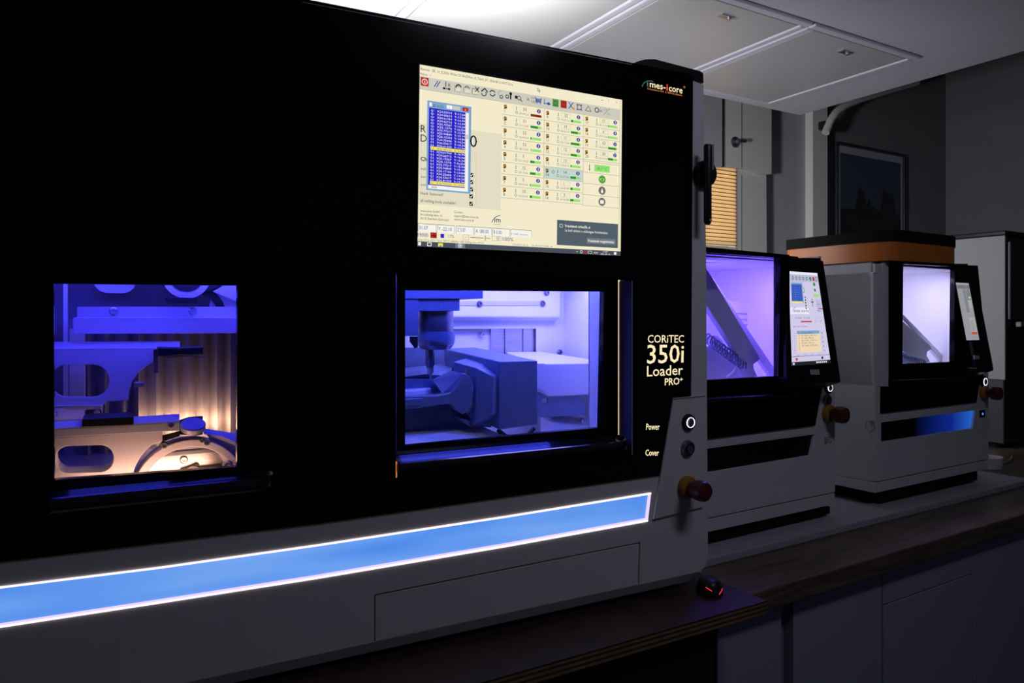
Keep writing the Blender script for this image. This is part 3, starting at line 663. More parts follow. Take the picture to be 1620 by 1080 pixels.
# lower sump plates
hull(FC, [(636, 684, .36), (763, 674, .36), (800, 690, .28), (800, 720, .2), (600, 740, .1), (600, 700, .1), (600, 684, .36), (600, 760, .1), (800, 740, .2)], 'sump_floor', en, m1)
hull(FC, [(855, 660, .40), (915, 652, .50), (925, 655, .50), (1000, 720, .20), (855, 720, .36)], 'sump_floor', en, m1)
# swivel arm
plate(FC, [(560, 600), (740, 600), (765, 640), (778, 676), (763, 675), (560, 689)], .34, .36, 'sump_wall', M['arm'], m1)
plate(FC, [(560, 551), (700, 549), (760, 560), (760, 610), (560, 612)], .54, .56, 'rear_column', M['arm'], m1)
arm = hull(FC, [(790, 571.5, .22), (850.8, 570, .22), (851, 672, .22), (790.5, 680, .22), (702, 551, .50), (752, 549, .50), (705, 640, .50), (755, 640, .50)], 'swivel_arm', M['arm'], m1, .002)
hub = hull(FC, [(717, 572, .34), (751, 562, .42), (776, 569, .36), (787.5, 594, .23), (754, 582, .235), (781, 595.5, .215), (779.6, 655.5, .215), (786, 655, .23), (751.5, 667, .235), (747, 673, .26), (770, 674, .32), (720, 640, .34)], 'swivel_hub', M['arm'], m1, .0015)
plate(FC, [(738, 583), (744, 592), (749, 608), (749, 612), (742, 604), (737, 590)], .228, .236, 'hub_blade', M['steel'], hub)
plate(FC, [(749, 637), (744, 652), (737, 656), (741, 645)], .228, .236, 'hub_blade', M['steel'], hub)
plate(FC, [(722, 660), (752, 667), (787, 654), (783, 668), (770, 673), (745, 675)], .26, .32, 'hub_foot', M['arm'], hub)
b = MB(); b.tube([FC.at(x, y, y=.30) for x, y in ((788, 680), (800, 690), (818, 692), (835, 688), (845, 677))], .004); b.build('hose', M['plastic'], m1, smooth=True)
a2 = hull(FC, [(851, 575.5, .34), (955, 574.5, .34), (970, 574, .34), (970, 612, .34), (945, 612, .34), (936, 624, .34), (868, 627, .34), (860, 622, .34), (851, 618, .34), (800, 556.5, .595), (857, 556, .595), (860, 610, .595), (830, 610, .595)], 'side_arm', en, m1, .002)
plate(FC, [(851, 575), (862, 575), (862, 620), (851, 613)], .337, .34, 'arm_flange', en, a2)
screw(FC, 938, 613.5, .34, .006, a2, M['dsteel'])
a3 = hull(FC, [(868, 627, .36), (915, 626, .36), (926.5, 640, .36), (926.5, 652, .36), (921, 656.5, .36), (868, 660, .36), (868, 627, .45), (915, 626, .45), (926, 652, .45), (868, 655, .45)], 'arm_bracket', M['arm'], m1, .001)
plate(FC, [(851, 621), (869, 629), (869, 660), (860, 660.5), (851, 658)], .35, .36, 'arm_flange', M['arm'], a3, [[(857, 630), (867.5, 630), (867.5, 638), (857, 638)]])
# ring carriage
zr = FC.at(690, 626, y=.24).z
hold = plate(FC, [(560, 630), (687, 626.5), (713, 621), (722, 612), (731, 597), (733.5, 591), (738, 591), (745, 597), (750, 610), (747, 639), (741, 651), (732, 655), (722, 648), (713, 639), (690, 641), (660, 646), (560, 650)], .22, .245, 'disc_carriage', M['arm'], m1, bevel=.0015)
hull(FC, [(641, 586, .42), (660, 586, .40), (674, 591.5, .36), (697, 593.5, .36), (714, 585.5, .40), (716, 578, .50), (701, 575.5, .52), (560, 590, .5), (641, 606, .42), (697, 606, .38), (714, 598, .40), (560, 606, .42)], 'carriage_arm', M['arm'], hold)
hull(FC, [(684, 600, .33), (714, 586, .30), (733, 591, .235), (720, 612, .235), (700, 622, .24), (690, 612, .34), (714, 600, .32)], 'carriage_gusset', M['arm'], hold)
p_ = FC.at(640, 616, z=zr+.002)
b = MB(); b.lathe((p_.x-.03, p_.y, zr-.012), (0, 0, 1), [(0, 0), (.118, 0), (.118, .010), (.116, .012), (0, .012)], 56); b.build('holder_ring', M['arm'], hold, smooth=True)
b = MB(); b.lathe((p_.x-.03, p_.y-.004, zr), (0, 0, 1), [(0, 0), (.074, 0), (.074, .006), (.072, .008), (0, .008)], 56); b.build('blank_disc', en, hold, smooth=True)
kb = MB(); p_ = FC.at(677, 635.5, y=.205); rk = (FC.at(692, 635, y=.2).x-at(677, 635, y=.2).x)
kb.lathe(p_, (0, -1, 0), [(rk, -.012), (rk, 0), (rk*.94, .0025), (rk*.15, .0025), (rk*.12, .001), (0, .001)], 36); kb.build('clamp_knob', M['cast'], hold, smooth=True)
# spindle
sp = plate(FC, [(560, 440), (764, 440), (764, 472), (560, 472)], .25, .42, 'spindle_bracket', M['cast'], m1)
plate(FC, [(661.5, 471), (727, 470.5), (727, 491.5), (661.5, 491.5)], .27, .42, 'spindle_block', M['cast'], sp)
plate(FC, [(560, 472), (661.5, 472), (661.5, 531), (560, 534)], .26, .40, 'spindle_column', M['cast'], sp)
vlathe(FC, 661, 717, [(491, .9), (491.5, 1), (546, 1), (552, .82), (553, .4), (553, 0)], .35, 'spindle_body', M['dsteel'], sp)
vlathe(FC, 660, 719, [(524, 0), (524, 1.02), (535, 1.02), (544, .97), (548, .7)], .352, 'spindle_collar', M['arm'], sp)
vlathe(FC, 673, 687.5, [(550, 0), (550, 1), (577, 1), (579, .82), (582, .78)], .35, 'spindle_nose', M['dsteel'], sp)
vlathe(FC, 675.5, 686, [(579, 0), (579, 1), (590, 1), (590, .6), (596, .3), (606, .14), (618, .05), (618, 0)], .35, 'cutting_tool', M['steel'], sp)
plate(FC, [(707, 527), (717, 524), (718, 533), (714, 541), (708, 547), (705, 545)], .32, .33, 'air_nozzle', M['arm'], sp)
hull(FC, [(648, 532, .25), (661, 532, .25), (661, 549, .25), (656, 551, .25), (648, 540, .25), (648, 532, .28), (661, 532, .28), (661, 549, .28)], 'air_nozzle', M['plastic'], sp)

# chamber lights (LED bars under the roofs, behind the door frames) and added fills
def larea(fr, name, p, tgt, sx, sy, col, wts): return area(name, fr.w(p), fr.w(tgt), sx, sy, col, wts)
BL = (.05, .075, 1.0)
larea(F1, 'work_chamber_led', ((x0+x1)/2+.1, .25, z1-.01), ((x0+x1)/2+.1, .30, z0), .6, .06, (.27, .25, 1), 2.2)
larea(F1, 'work_chamber_front_led', (.0, .075, z1-.03), (.0, .5, z0+.1), .5, .03, BL, 1.0)
larea(F1, 'loader_led', (-.51, .10, CH[5]-.02), (-.49, .3, CH[4]), .36, .05, (.055, .045, 1), .62)
larea(F1, 'loader_warm_front', (at(150, 700, y=.03).x+.012, .052, at(230, 775, y=.03).z), (at(150, 700, y=.10).x, .2, at(170, 700, y=.1).z), .24, .02, (1, .50, .32), .13)
point('loader_lamp', F1.w(at(303, 682, y=.37)), .01, (1, .62, .34), .10)
larea(F1, 'pleat_fill', at(298, 674, y=.414), at(298, 668, y=.44), .13, .010, (1, .62, .34), .34)  # added fill close to the wall, keeps the warm patch low
larea(F1, 'loader_back_fill', (-.51, .30, CH[5]-.02), (-.49, .36, CH[4]), .38, .05, (.05, .045, 1), .5)  # added second blue fill, reaches the parts at the back

plate(F1, [(478, 2.5), (740, 52.5), (1000, 101.5), (1000, 102.7), (740, 53.7), (478, 3.7)], -.0006, .0, 'top_highlight', mat('grey_edge_highlight', (.16,.18,.18), .4), m1)  # grey strip paints the edge highlight along the glass top
# ---- screen of the large machine
cream = emi('screen_cream', (243, 235, 203)); cream2 = emi('screen_beige', (228, 220, 195)); grey = emi('screen_grey', (205, 203, 190)); ltblue = emi('screen_pale_blue', (196, 214, 205))
ink = emi('screen_ink', (35, 35, 40)); navyi = emi('screen_navy', (30, 35, 150)); royal = emi('screen_royal_blue', (45, 35, 200)); winb = emi('screen_window_blue', (125, 165, 205))
whit = emi('screen_white', (245, 243, 235)); redi = emi('screen_red', (190, 45, 35)); dred = emi('screen_dark_red', (130, 35, 30)); grn = emi('screen_green', (45, 145, 40)); lgrn = emi('screen_light_green', (150, 225, 115))
yel = emi('screen_yellow', (250, 235, 70)); task = emi('screen_taskbar', (72, 78, 92)); slate = emi('screen_slate', (82, 94, 104)); slate2 = emi('screen_slate_light', (108, 120, 130)); lng = emi('screen_line_grey', (165, 160, 145)); mid = emi('screen_mid_grey', (110, 108, 100)); icg = emi('screen_icon_green', (90, 160, 75)); amber = emi('screen_amber', (225, 160, 50)); iblue = emi('screen_icon_blue', (40, 80, 170))
scr = plate(F1, [(661, 98.5), (987, 155), (985, 408), (657.5, 393)], -.0012, .004, 'screen', M['display'], m1)
S = Flat([at(664, 102, y=-.0014), at(984, 158, y=-.0014), at(981.5, 404.5, y=-.0014), at(660.5, 389.5, y=-.0014)], 100, 75)
S.rect(0, 0, 100, 75, cream, 0)
S.text('Remote - ZR_16_(C350i) White CD BioZWax 16_Teeth_37-_2026.08.16-09.47.02.nc', .4, 2.2, 1.05, ink, 42)
S.text('Fájlok   ?', .3, 4.2, .9, ink, 4.5)
S.rect(0, 4.8, 98.9, 9.8, grey, 1)
S.rect(.5, 5.0, 3.9, 8.6, redi, 2); S.ring(2.2, 6.8, .95, .3, whit, 3); S.rect(2.05, 6.2, 2.35, 7.4, whit, 4)
def two(u): S.line(u, 8.2, u+1.5, 5.6, .35, navyi); S.line(u+1, 8.2, u+2.5, 5.6, .35, navyi)
two(6.3)
S.line(11.3, 7.6, 11.3, 5.2, .35, ink); S.text('R', 12.4, 7.3, 1.5, ink); S.rect(10, 8, 13.4, 8.5, ink); S.disc(10.6, 8.2, .5, ink); S.disc(12.8, 8.2, .5, ink)
for u in (15.4, 19.4, 23.2):
    S.frame(u, 6.3, u+2.7, 8.7, .22, mid); S.poly([(u, 8.7), (u+.8, 7), (u+3.4, 7), (u+2.7, 8.7)], cream2, 2)
S.ring(17, 6.8, .8, .5, ink, 4, 10, 0, 200); S.ring(20.8, 6.6, .7, .3, ink, 4, 10, 0, 180)
S.line(24.6, 5.4, 26.3, 7.6, .4, ink, 4); S.line(26.3, 5.4, 24.6, 7.6, .4, ink, 4)
S.line(27.4, 7.0, 29, 5.4, .5, ink); S.line(29, 5.4, 30.4, 7.0, .5, ink); S.ring(28.6, 7.6, .9, .4, ink, 3, 10, 180, 400)
S.ring(32.6, 7.0, .95, .45, ink, 3, 12, 20, 170); S.ring(32.6, 7.0, .95, .45, ink, 3, 12, 200, 350)
S.ring(36.8, 7.9, .5, .35, ink); S.ring(37, 7.0, 1.6, .15, mid, 3, 10, 90, 200)
S.ring(39.6, 7.4, .5, .4, ink); S.line(41.3, 8.4, 41.3, 5.8, .7, ink); S.disc(41.3, 5.9, .7, ink)
S.disc(44, 7, .8, ink, 2, 6); S.ring(45.4, 7.2, .7, .3, ink); S.line(46, 7.8, 47, 8.6, .35, ink)
S.text('A', 49.2, 7.8, 1.4, ink); S.text('123', 51.4, 6.6, .9, ink); S.text('C55', 51.4, 8.2, .9, ink)
S.rect(53.6, 6, 56.2, 7.8, iblue); S.line(53.4, 5.4, 54.4, 8.4, .4, iblue); S.line(56, 8.4, 56.4, 5.6, .4, iblue)
S.line(58, 5.6, 58, 8.2, .35, iblue); S.rect(58, 7.4, 61.4, 7.9, iblue); S.disc(60.2, 7.6, .7, iblue)
S.rect(62.2, 5.0, 65.4, 8.5, icg, 2); S.frame(62.9, 5.8, 64.7, 7.8, .25, ink, 3); S.line(63.8, 5.8, 63.8, 7.8, .2, ink, 3)
S.rect(66.4, 5.0, 69.6, 8.5, redi, 2); S.frame(67.1, 5.8, 68.9, 7.8, .25, ink, 3); S.line(68, 5.8, 68, 7.8, .2, ink, 3)
S.line(70.6, 5.2, 73, 8.4, .4, iblue); S.line(73, 5.2, 70.6, 8.4, .4, iblue); S.disc(73.2, 8, .7, amber, 3)
S.ring(76.3, 6.9, .95, .35, ink)
for a in range(4): S.disc(76.3+1.6*math.cos(math.pi/4+a*math.pi/2), 6.9+1.6*math.sin(math.pi/4+a*math.pi/2), .35, iblue)
for a, b_ in (((79.6, 8), (81.2, 5.6)), ((81.2, 5.6), (82.8, 8)), ((82.8, 8), (79.6, 8))): S.line(*a, *b_, .25, ink)
S.ring(85.8, 6.9, .85, .4, ink); S.text('H', 87.4, 7.7, 1.5, ink)
S.text('CY', 89.8, 6.6, 1, mid); S.line(89.6, 8.6, 93, 5.2, .2, mid); S.text('CY', 91.4, 8.4, 1, mid)
S.text('?', 92.2, 2.2, 1.1, ink); S.text('x', 96.5, 2.0, 1.0, ink); S.rect(88, 1.7, 89.2, 1.9, ink)
S.poly([(54.5, 1.1), (54.5, 3.0), (55.0, 2.6), (55.5, 3.4), (55.8, 3.2), (55.4, 2.4), (56, 2.3)], mid, 3); S.poly([(54.7, 1.5), (54.7, 2.6), (55.4, 2.2)], whit, 4)
# left page
S.rect(0, 9.9, 98.9, 10.1, lng, 2); S.rect(0, 24.2, 37.1, 57.6, cream2, 1); S.rect(25.3, 33, 25.5, 56.5, grey, 2)
S.text('R', .7, 27.8, 3.0, ink); S.text('D', .7, 31.7, 3.0, ink); S.text('0', 22.4, 31.4, 5.2, ink); S.text('Ch', .8, 39.6, 1.7, ink, bold=.02)
for t_x, v in (('mill', 43.4), ('con', 46.6), ('con', 49.9)): S.text(t_x, 1, v, 1.1, ink)
S.text('blank fastened?', 1, 53.5, 1.15, ink, 9.8); S.text('all milling tools available?', 1, 56.6, 1.25, ink, 15.4)
for v in (43.5, 46.5, 49.6, 52.6, 55.8):
    S.rect(22.5, v-.9, 24.1, v+.8, ink, 2); S.line(22.8, v, 23.2, v+.4, .25, whit, 3); S.line(23.2, v+.4, 23.9, v-.6, .25, whit, 3)
# program window
S.rect(3.4, 14.3, 22.9, 51.5, winb, 3); S.rect(4.2, 17.2, 20.3, 49.3, royal, 4); S.rect(20.3, 17.2, 21.8, 49.3, whit, 4); S.rect(4.2, 49.3, 21.8, 50.8, whit, 4)
S.rect(4.3, 15, 5.4, 16.6, whit, 4); S.text('ZR_16_(C3...', 5.8, 16.6, 1.0, ink, 5, lv=5); S.rect(11.8, 15.0, 14.4, 16.6, whit, 4); S.rect(14.7, 15, 17.8, 16.6, grey, 4); S.rect(18.9, 15.0, 21.6, 16.6, redi, 4); S.text('x', 19.9, 16.3, .9, whit, lv=5)
codes = ['X24.55919 Y-17.04', 'X24.60615 Y-17.04', 'X24.61764 Y-16.94', 'X24.62715 Y-16.94', 'X25.15267 Y-16.24', 'X25.1576  Y-16.254', 'X25.77217 Y-15.94', 'X25.94849 Y-15.14', 'X26.15201 Y-14.84', 'X26.35656 Y-14.54', 'X26.53617 Y-14.24', 'X26.61329 Y-13.94',
         'X26.96224 Y-14.54', 'X24.61764 Y-16.94', 'X24.62715 Y-16.94', 'X25.15267 Y-16.24', 'X25.1576  Y-16.254', 'X25.77217 Y-15.94', 'X25.96849 Y-15.14', 'X26.17166 Y-14.84', 'X26.35656 Y-14.54', 'X26.53617 Y-14.24', 'X26.81929 Y-13.94', 'X26.96224 Y-14.54']
for i, c_ in enumerate(codes):
    v = 18.7+i*1.305; hl_ = i in (12, 23)
    if hl_: S.rect(4.9, v-1.15, 20.3, v+.2, yel, 5)
    m_ = royal if hl_ else whit
    S.text('G1', 5.0, v, .85, m_, 1.3, lv=6); S.text(c_[:9].strip(), 7.6, v, .85, m_, 6.6, lv=6); S.text(c_[10:], 15.3, v, .85, m_, 4.8, lv=6)
S.rect(20.6, 26.5, 21.6, 28.3, grey, 5); S.rect(5.6, 49.6, 8, 50.6, grey, 5)
# address block
S.text('imes-icore GmbH', 1, 60.7, 1.0, ink, 8.3); S.text('Im Leibolzgraben 16', 1, 62.2, 1.0, ink, 9.4); S.text('36132 Eiterfeld (Germany)', 1, 63.8, 1.0, ink, 12.4)
S.text('Contact:', 15.7, 60.2, 1.0, ink, 3.9); S.text('support@imes-icore.de', 15.7, 61.8, 1.0, ink, 11); S.text('www.imes-icore.de', 15.7, 63.3, 1.0, ink, 9)
S.ring(37.4, 64.4, 4.4, .3, navyi, 3, 10, 95, 165); S.text('im', 34.2, 63.0, 2.4, ink, 2.9, bold=.01); S.text('Compe', 34.2, 64.0, .5, ink, 2.9)
# axis readouts
for u0, u1, t_x in ((0, 7.9, '31.07'), (8.2, 16, 'Y -22.10'), (16.6, 24.6, 'Z 3.07'), (25, 33, 'A 180.00'), (33.4, 41.6, 'B 0.00'), (42, 52.4, '')):
    S.rect(u0, 65.6, u1, 68.8, whit, 1); S.rect(u0, 65.5, u1, 65.7, mid, 2); S.rect(u1-.15, 65.5, u1, 68.8, lng, 2); S.rect(u0, 65.5, u0+.15, 68.8, mid, 2)
    S.text(t_x or 'F 1087 mm/min', u0+.5, 68, 1.55 if t_x else .8, navyi if t_x else mid, 6 if len(t_x) > 6 else (3.8 if t_x else 8))
S.text('19000', .0, 71.0, 1.55, navyi, 4.4); S.rect(5.4, 68.9, 8.2, 71.3, redi, 2); S.line(5.9, 70.6, 7.2, 69.6, .4, ink, 3); S.disc(7.3, 70.5, .45, ink, 3)
S.rect(9.8, 69.3, 11.4, 71, royal, 2); S.text('17%', 13.3, 70.7, 1.2, navyi); S.frame(19.9, 69.2, 22.4, 71.2, .15, lng); S.text('+', 20.8, 70.6, .9, mid)
S.rect(23.3, 70, 29.3, 70.25, mid, 2); S.rect(29.9, 69, 30.2, 71.2, mid, 2); S.rect(30.4, 70, 32.4, 70.25, mid, 2); S.frame(33.2, 69, 37.6, 71, .15, lng); S.rect(35.3, 69.2, 36.8, 70.8, grey, 2)
S.text('100%', 38.3, 70.8, 1.6, navyi, 5)
S.text('Line CP in ASX Tpos: 68712 InBuffer: 200 AdSegment 62012', .3, 72.6, .85, mid, 29); S.text('2/24/4025 49.UL     Op 0010501 7028   44', 43, 72.6, .75, mid, 20)
# tool table
S.rect(37.1, 10.2, 58.1, 52.2, cream, 2)
cols = [(37.1, 58.1, 10.2, [('1', '50', '39:49:26', 0, dred), ('2', '51', '57:12:05', .68, 0), ('3', '52', '33:59:24', .1, 0), ('4', '53', '28:13:29', 0, 0), ('5', '5', '52:14:23', .4, 0), ('6', '15', '29:19:26', .5, 0), ('7', '2', '29:47:54', .06, 0), ('8', '33', '24:22:54', .22, 0)]),
        (58.1, 78.7, 10.1, [('9', '32', '19:27:23', .22, 0), ('10', '19', '06:42:24', .7, 0), ('11', '11', '02:17:58', .85, 0), ('12', '12', '31:32:38', .62, 0), ('13', '13', '10:54:15', .1, 0), ('14', '14', '52:37:56', .55, 0), ('15', '1', '22:35:08', .25, 0), ('16', '3', '29:55:08', .33, 0)]),
        (78.7, 98.9, 9.9, [('17', '17', '18:15:22', .07, 0), ('18', '4', '30:21:56', .04, 0), ('19', '63', '30:02:27', .85, 0), ('20', '30', '52:19:25', .55, 0)])]
for ci, (ua, ub, v0, rows) in enumerate(cols):
    h = 5.22
    for i, (n_, d_, tm, fr_, dc) in enumerate(rows):
        v = v0+h*i; W_ = ub-ua
        if n_ == '14': S.rect(ua+.1, v+.1, ub-.1, v+h-.1, ltblue, 2); S.ring(ua+4.8, v+2, .6, .25, navyi, 3, 4)
        S.rect(ua, v+h-.09, ub, v+h+.09, lng, 3)
        S.rect(ua+1, v+.9, ua+2.4, v+2.7, amber, 3); S.ring(ua+1.7, v+1.5, .35, .3, ink, 4, 8); S.line(ua+1.1, v+2.7, ua+2.4, v+2.0, .4, ink, 4)
        S.text(n_, ua+1.2, v+4.3, 1.25, ink, lv=5)
        S.rect(ua+7.0, v+.9, ua+7.3, v+2.6, iblue if n_ == '14' else mid, 3); S.ring(ua+7.2, v+3.6, .45, .2, mid, 3, 8)
        S.frame(ua+8.8, v+.7, ua+13.6, v+2.6, .1, lng); S.text(d_, ua+10.4, v+2.3, 1.3, ink, lv=5); S.text(tm, ua+8.5, v+4.2, .85, mid, 4.6)
        S.disc(ua+W_*.865, v+1.55, .95, navyi, 3, 14); S.rect(ua+W_*.865-.15, v+.9, ua+W_*.865+.15, v+2.2, whit, 4)
        bu0, bu1 = ua+W_*.67, ua+W_*.93
        S.rect(bu0, v+3.2, bu1, v+4.3, dred if dc else lgrn, 3)
        if fr_: S.rect(bu0, v+3.2, bu0+(bu1-bu0)*fr_, v+4.3, grn, 4)
    S.rect(ub-.09, v0, ub+.09, 52.2, lng, 3)
for v in (31.7, 36.7, 41.9, 47.2, 52.3): S.rect(78.7, v-.09, 98.9, v+.09, lng, 3)
S.rect(84.8, 32.6, 93.4, 35.8, lgrn, 3); S.text('28.7 °C', 86.2, 34.9, 1.3, grn, 5.6); S.rect(82, 33, 82.4, 35.4, mid, 3); S.disc(82.2, 35.3, .4, grn, 4)
for v, m_ in ((39.3, icg), (44.6, mid), (49.9, mid)): S.disc(89.2, v, 1.95, m_, 3, 20)
S.disc(89.2, 39.3, 1.3, lgrn, 4, 12, .7); S.disc(89.2, 39.3, .5, grn, 5); S.poly([(88.5, 45.2), (89.2, 43.3), (89.9, 45.2)], whit, 4); S.disc(89.2, 45.2, .65, whit, 5); S.rect(88.2, 49.1, 90.2, 50.8, whit, 4)
# notification and taskbar
S.rect(65.2, 59.9, 98.4, 71.4, slate, 4); S.frame(66.6, 61.8, 68, 63.2, .15, whit, 5); S.text('Frissítések érhetők el', 69.4, 63.0, 1.2, whit, 13.4, lv=5, bold=.012); S.text('Le kell tölteni a szükséges frissítéseket.', 69.4, 65, 1.15, slate2, 23.3, lv=5)
S.text('Le kell tölteni a szükséges frissítéseket.', 69.4, 65, 1.15, whit, 23.3, lv=6)
S.rect(81, 67.2, 97.1, 70, slate2, 5); S.text('Frissítések megtekintése', 81.8, 69.2, 1.2, whit, 14.4, lv=6, bold=.012)
S.rect(0, 72.9, 100, 75, task, 4)
S.rect(.2, 73.2, 1.4, 74.6, whit, 5); S.frame(4.2, 73.3, 5.8, 74.6, .3, whit, 5); S.rect(8.8, 73.3, 10.9, 74.7, yel, 5); S.rect(9.4, 74, 10.4, 74.7, winb, 6); S.rect(16.4, 72.9, 20.8, 75, slate2, 5); S.ring(18.5, 73.9, .75, .2, whit, 6); S.disc(18.5, 73.9, .4, whit, 6)
S.line(75.4, 74.3, 75.9, 73.8, .15, whit, 5); S.line(75.9, 73.8, 76.4, 74.3, .15, whit, 5); S.ring(78.2, 74, .5, .2, whit, 5); S.rect(79.7, 73.5, 80.9, 74.6, redi, 5); S.frame(81.8, 73.5, 83.9, 74.5, .15, whit, 5); S.text('HUN', 84.9, 74.5, .8, whit, 2.2, lv=5)
S.text('11:07', 90.0, 73.8, .7, whit, 2.8, lv=5); S.text('2026. 08. 16.', 88.6, 74.9, .7, whit, 5.6, lv=5); S.rect(96.2, 73.4, 97.6, 74.6, whit, 5)
S.rect(98.9, .3, 100, 72.9, cream, 3); S.rect(98.85, .3, 99.0, 72.9, lng, 4)
S.build('display_picture', scr)

# ---- logos and lettering on the large machine
glow = emi('lettering_warm_white', (255, 236, 190), 1.0); lred = emi('lettering_red', (235, 85, 70)); lor = emi('lettering_orange', (215, 130, 80), .9); lteal = emi('lettering_teal', (80, 130, 140), .7)
L = Flat([at(1012, 120, y=-.0002), at(1086, 134, y=-.0002), at(1085, 156.5, y=-.0002), at(1012, 141.5, y=-.0002)], 74, 22)
# letters follow the slope of the panel through the quad itself
L.text('i', 10.8, 14.6, 10.2, lteal, 2.4, .01); L.text('mes-', 15.4, 14.8, 10.2, glow, 24.8, .012); L.text('i', 41.4, 15, 10.4, lred, 2.6, .015); L.text('core', 45.6, 15, 10.2, glow, 22.2, .012)
L.text('Competence in CNC  &  DENTAL Solutions', 11.5, 19.2, 2.9, lor, 56, .01)
L.ring(17.6, 19.0, 13.6, 1.1, lteal, 3, 14, 78, 172); L.ring(70.6, 4.4, 1.0, .6, lor, 3)
L.build('maker_logo', m1)
L = Flat([at(1023, 527, y=-.0002), at(1083, 527.5, y=-.0002), at(1081, 609, y=-.0002), at(1022, 613, y=-.0002)], 60, 85)
L.text('CORiTEC', 1.6, 14.8, 12.4, glow, 57.4, .004); L.text('350i', 1, 47.3, 29.5, glow, 58.4, .006); L.text('Loader', 1, 67.5, 16.4, glow, 57.4, .004)
L.text('PRO', 29.4, 83.2, 11.2, glow, 23.8, .014); L.text('+', 53.5, 78.5, 6.6, glow, 5.4, .014)
L.build('model_lettering', m1)
L = Flat([at(1022, 660, y=-.0002), at(1046, 660, y=-.0002), at(1046, 730, y=-.0002), at(1020, 730, y=-.0002)], 24, 70)
L.text('Power', .4, 19.4, 9.6, glow, 21, .015); L.text('Cover', .4, 60.4, 9.6, glow, 20, .015); L.build('button_lettering', m1)

# ---- control panel with buttons
cpn = [(1065.5, 630), (1117, 624.5), (1113.5, 802), (1034, 822)]
cp = plate(F1, cpn, -.004, .0, 'control_panel', M['white'], m1, bevel=.0012)
def button(fr, parent, px, py, r, yf, lit, name='push_button', col=(235, 235, 255)):
    p = fr.at(px, py, y=yf); b = MB()
    b.lathe(p, (0, -1, 0), [(r*1.25, 0), (r*1.25, .002), (r*1.12, .005), (r*.82, .006), (r*.82, .003), (0, .003)], 32); o = b.build(name, M['dsteel'] if not lit else M['plastic'], parent, smooth=True)
    b = MB(); b.lathe(p, (0, -1, 0), [(r*.56, .003), (r*.54, .008), (0, .008)], 28); b.build('button_cap', M['dsteel'], o, smooth=True)
    if lit:
        b = MB(); b.lathe(p, (0, -1, 0), [(r*.80, .006), (r*.80, .0072), (r*.68, .0072), (r*.68, .006)], 32); b.build('light_ring', emi('ring_light', col, 1.3), o, smooth=True)
    return o
plate(F1, [(1066, 630.6), (1116, 625.2), (1116, 626.6), (1066, 632)], -.0046, -.004, 'panel_highlight', edge_hl, cp)  # painted warm highlight along the panel's top edge
bpx = (at(1096, 667, y=-.004)-at(1088, 667, y=-.004)).x
button(F1, cp, 1088.5, 667.5, bpx, -.004, True); button(F1, cp, 1087, 708.5, bpx, -.004, False)
def estop(fr, parent, px, py, r, yf):
    p = fr.at(px, py, y=yf); b = MB()
    b.lathe(p, (0, -1, 0), [(r*1.12, 0), (r*1.12, .006), (r*1.0, .010), (r*.7, .012), (0, .012)], 32); o = b.build('emergency_stop', M['yellow'], parent, smooth=True)
    b = MB(); b.lathe(p, (0, -1, 0), [(r*.62, .010), (r*.62, .020), (r*.95, .024), (r*1.0, .028), (r*1.0, .040), (r*.9, .045), (r*.5, .047), (0, .047)], 32); b.build('button_cap', M['red'], o, smooth=True)
estop(F1, cp, 1085.5, 769.5, (at(1096, 770, y=-.004)-at(1084, 770, y=-.004)).x, -.004)

# ---- pen on a round magnet, mouse
pm = at(1111.5, 275.5, y=-.0005); fpm = Frame(F1.w(pm), -2.2)
mg = MB(); rm = (at(1126, 275, y=0)-at(1110.5, 275, y=0)).x
mg.lathe((0, 0, 0), (0, -1, 0), [(rm*.95, 0), (rm, .002), (rm, .010), (rm*.9, .013), (0, .014)], 36); o = mg.build('pen_holder', M['plastic'], None, smooth=True)
o.location = fpm.o; o.rotation_euler = (0, 0, fpm.yaw); o['label'] = 'round black magnetic disc on the pale corner column of the large machine'; o['category'] = 'holder'
e = empty('stylus_pen', Frame(F1.w(at(1119.5, 292, y=-.024)), -2.2), 'upright black pen with a silver clip on the round black disc', 'pen')
pf = Frame(e.location, -2.2); pt, pb_ = pf.at(1120, 228.5, y=0), pf.at(1119, 355.5, y=0); rp_ = (pf.at(1124.3, 290, y=0)-pf.at(1115, 290, y=0)).x/2
b = MB(); b.lathe((0, 0, pb_.z), (0, 0, 1), [(0, 0), (rp_*.7, .001), (rp_, .006), (rp_, pt.z-pb_.z-.004), (rp_*.8, pt.z-pb_.z), (0, pt.z-pb_.z)], 20); b.build('barrel', M['plastic'], e, smooth=True)
b = MB(); b.box(rp_*.55, rp_*1.0, -rp_*1.3, -rp_*.4, pf.at(1122, 270, y=0).z, pf.at(1122, 229, y=0).z); b.build('clip', M['steel'], e, .0005)
b = MB(); b.box(-.0022, -.0005, -rp_-.0006, -rp_*.8, pf.at(1118, 350, y=0).z, pf.at(1118, 347, y=0).z); b.box(.0005, .0030, -rp_-.0006, -rp_*.8, pf.at(1118, 350, y=0).z, pf.at(1118, 347, y=0).z); b.build('marking', M['trimw'], e)

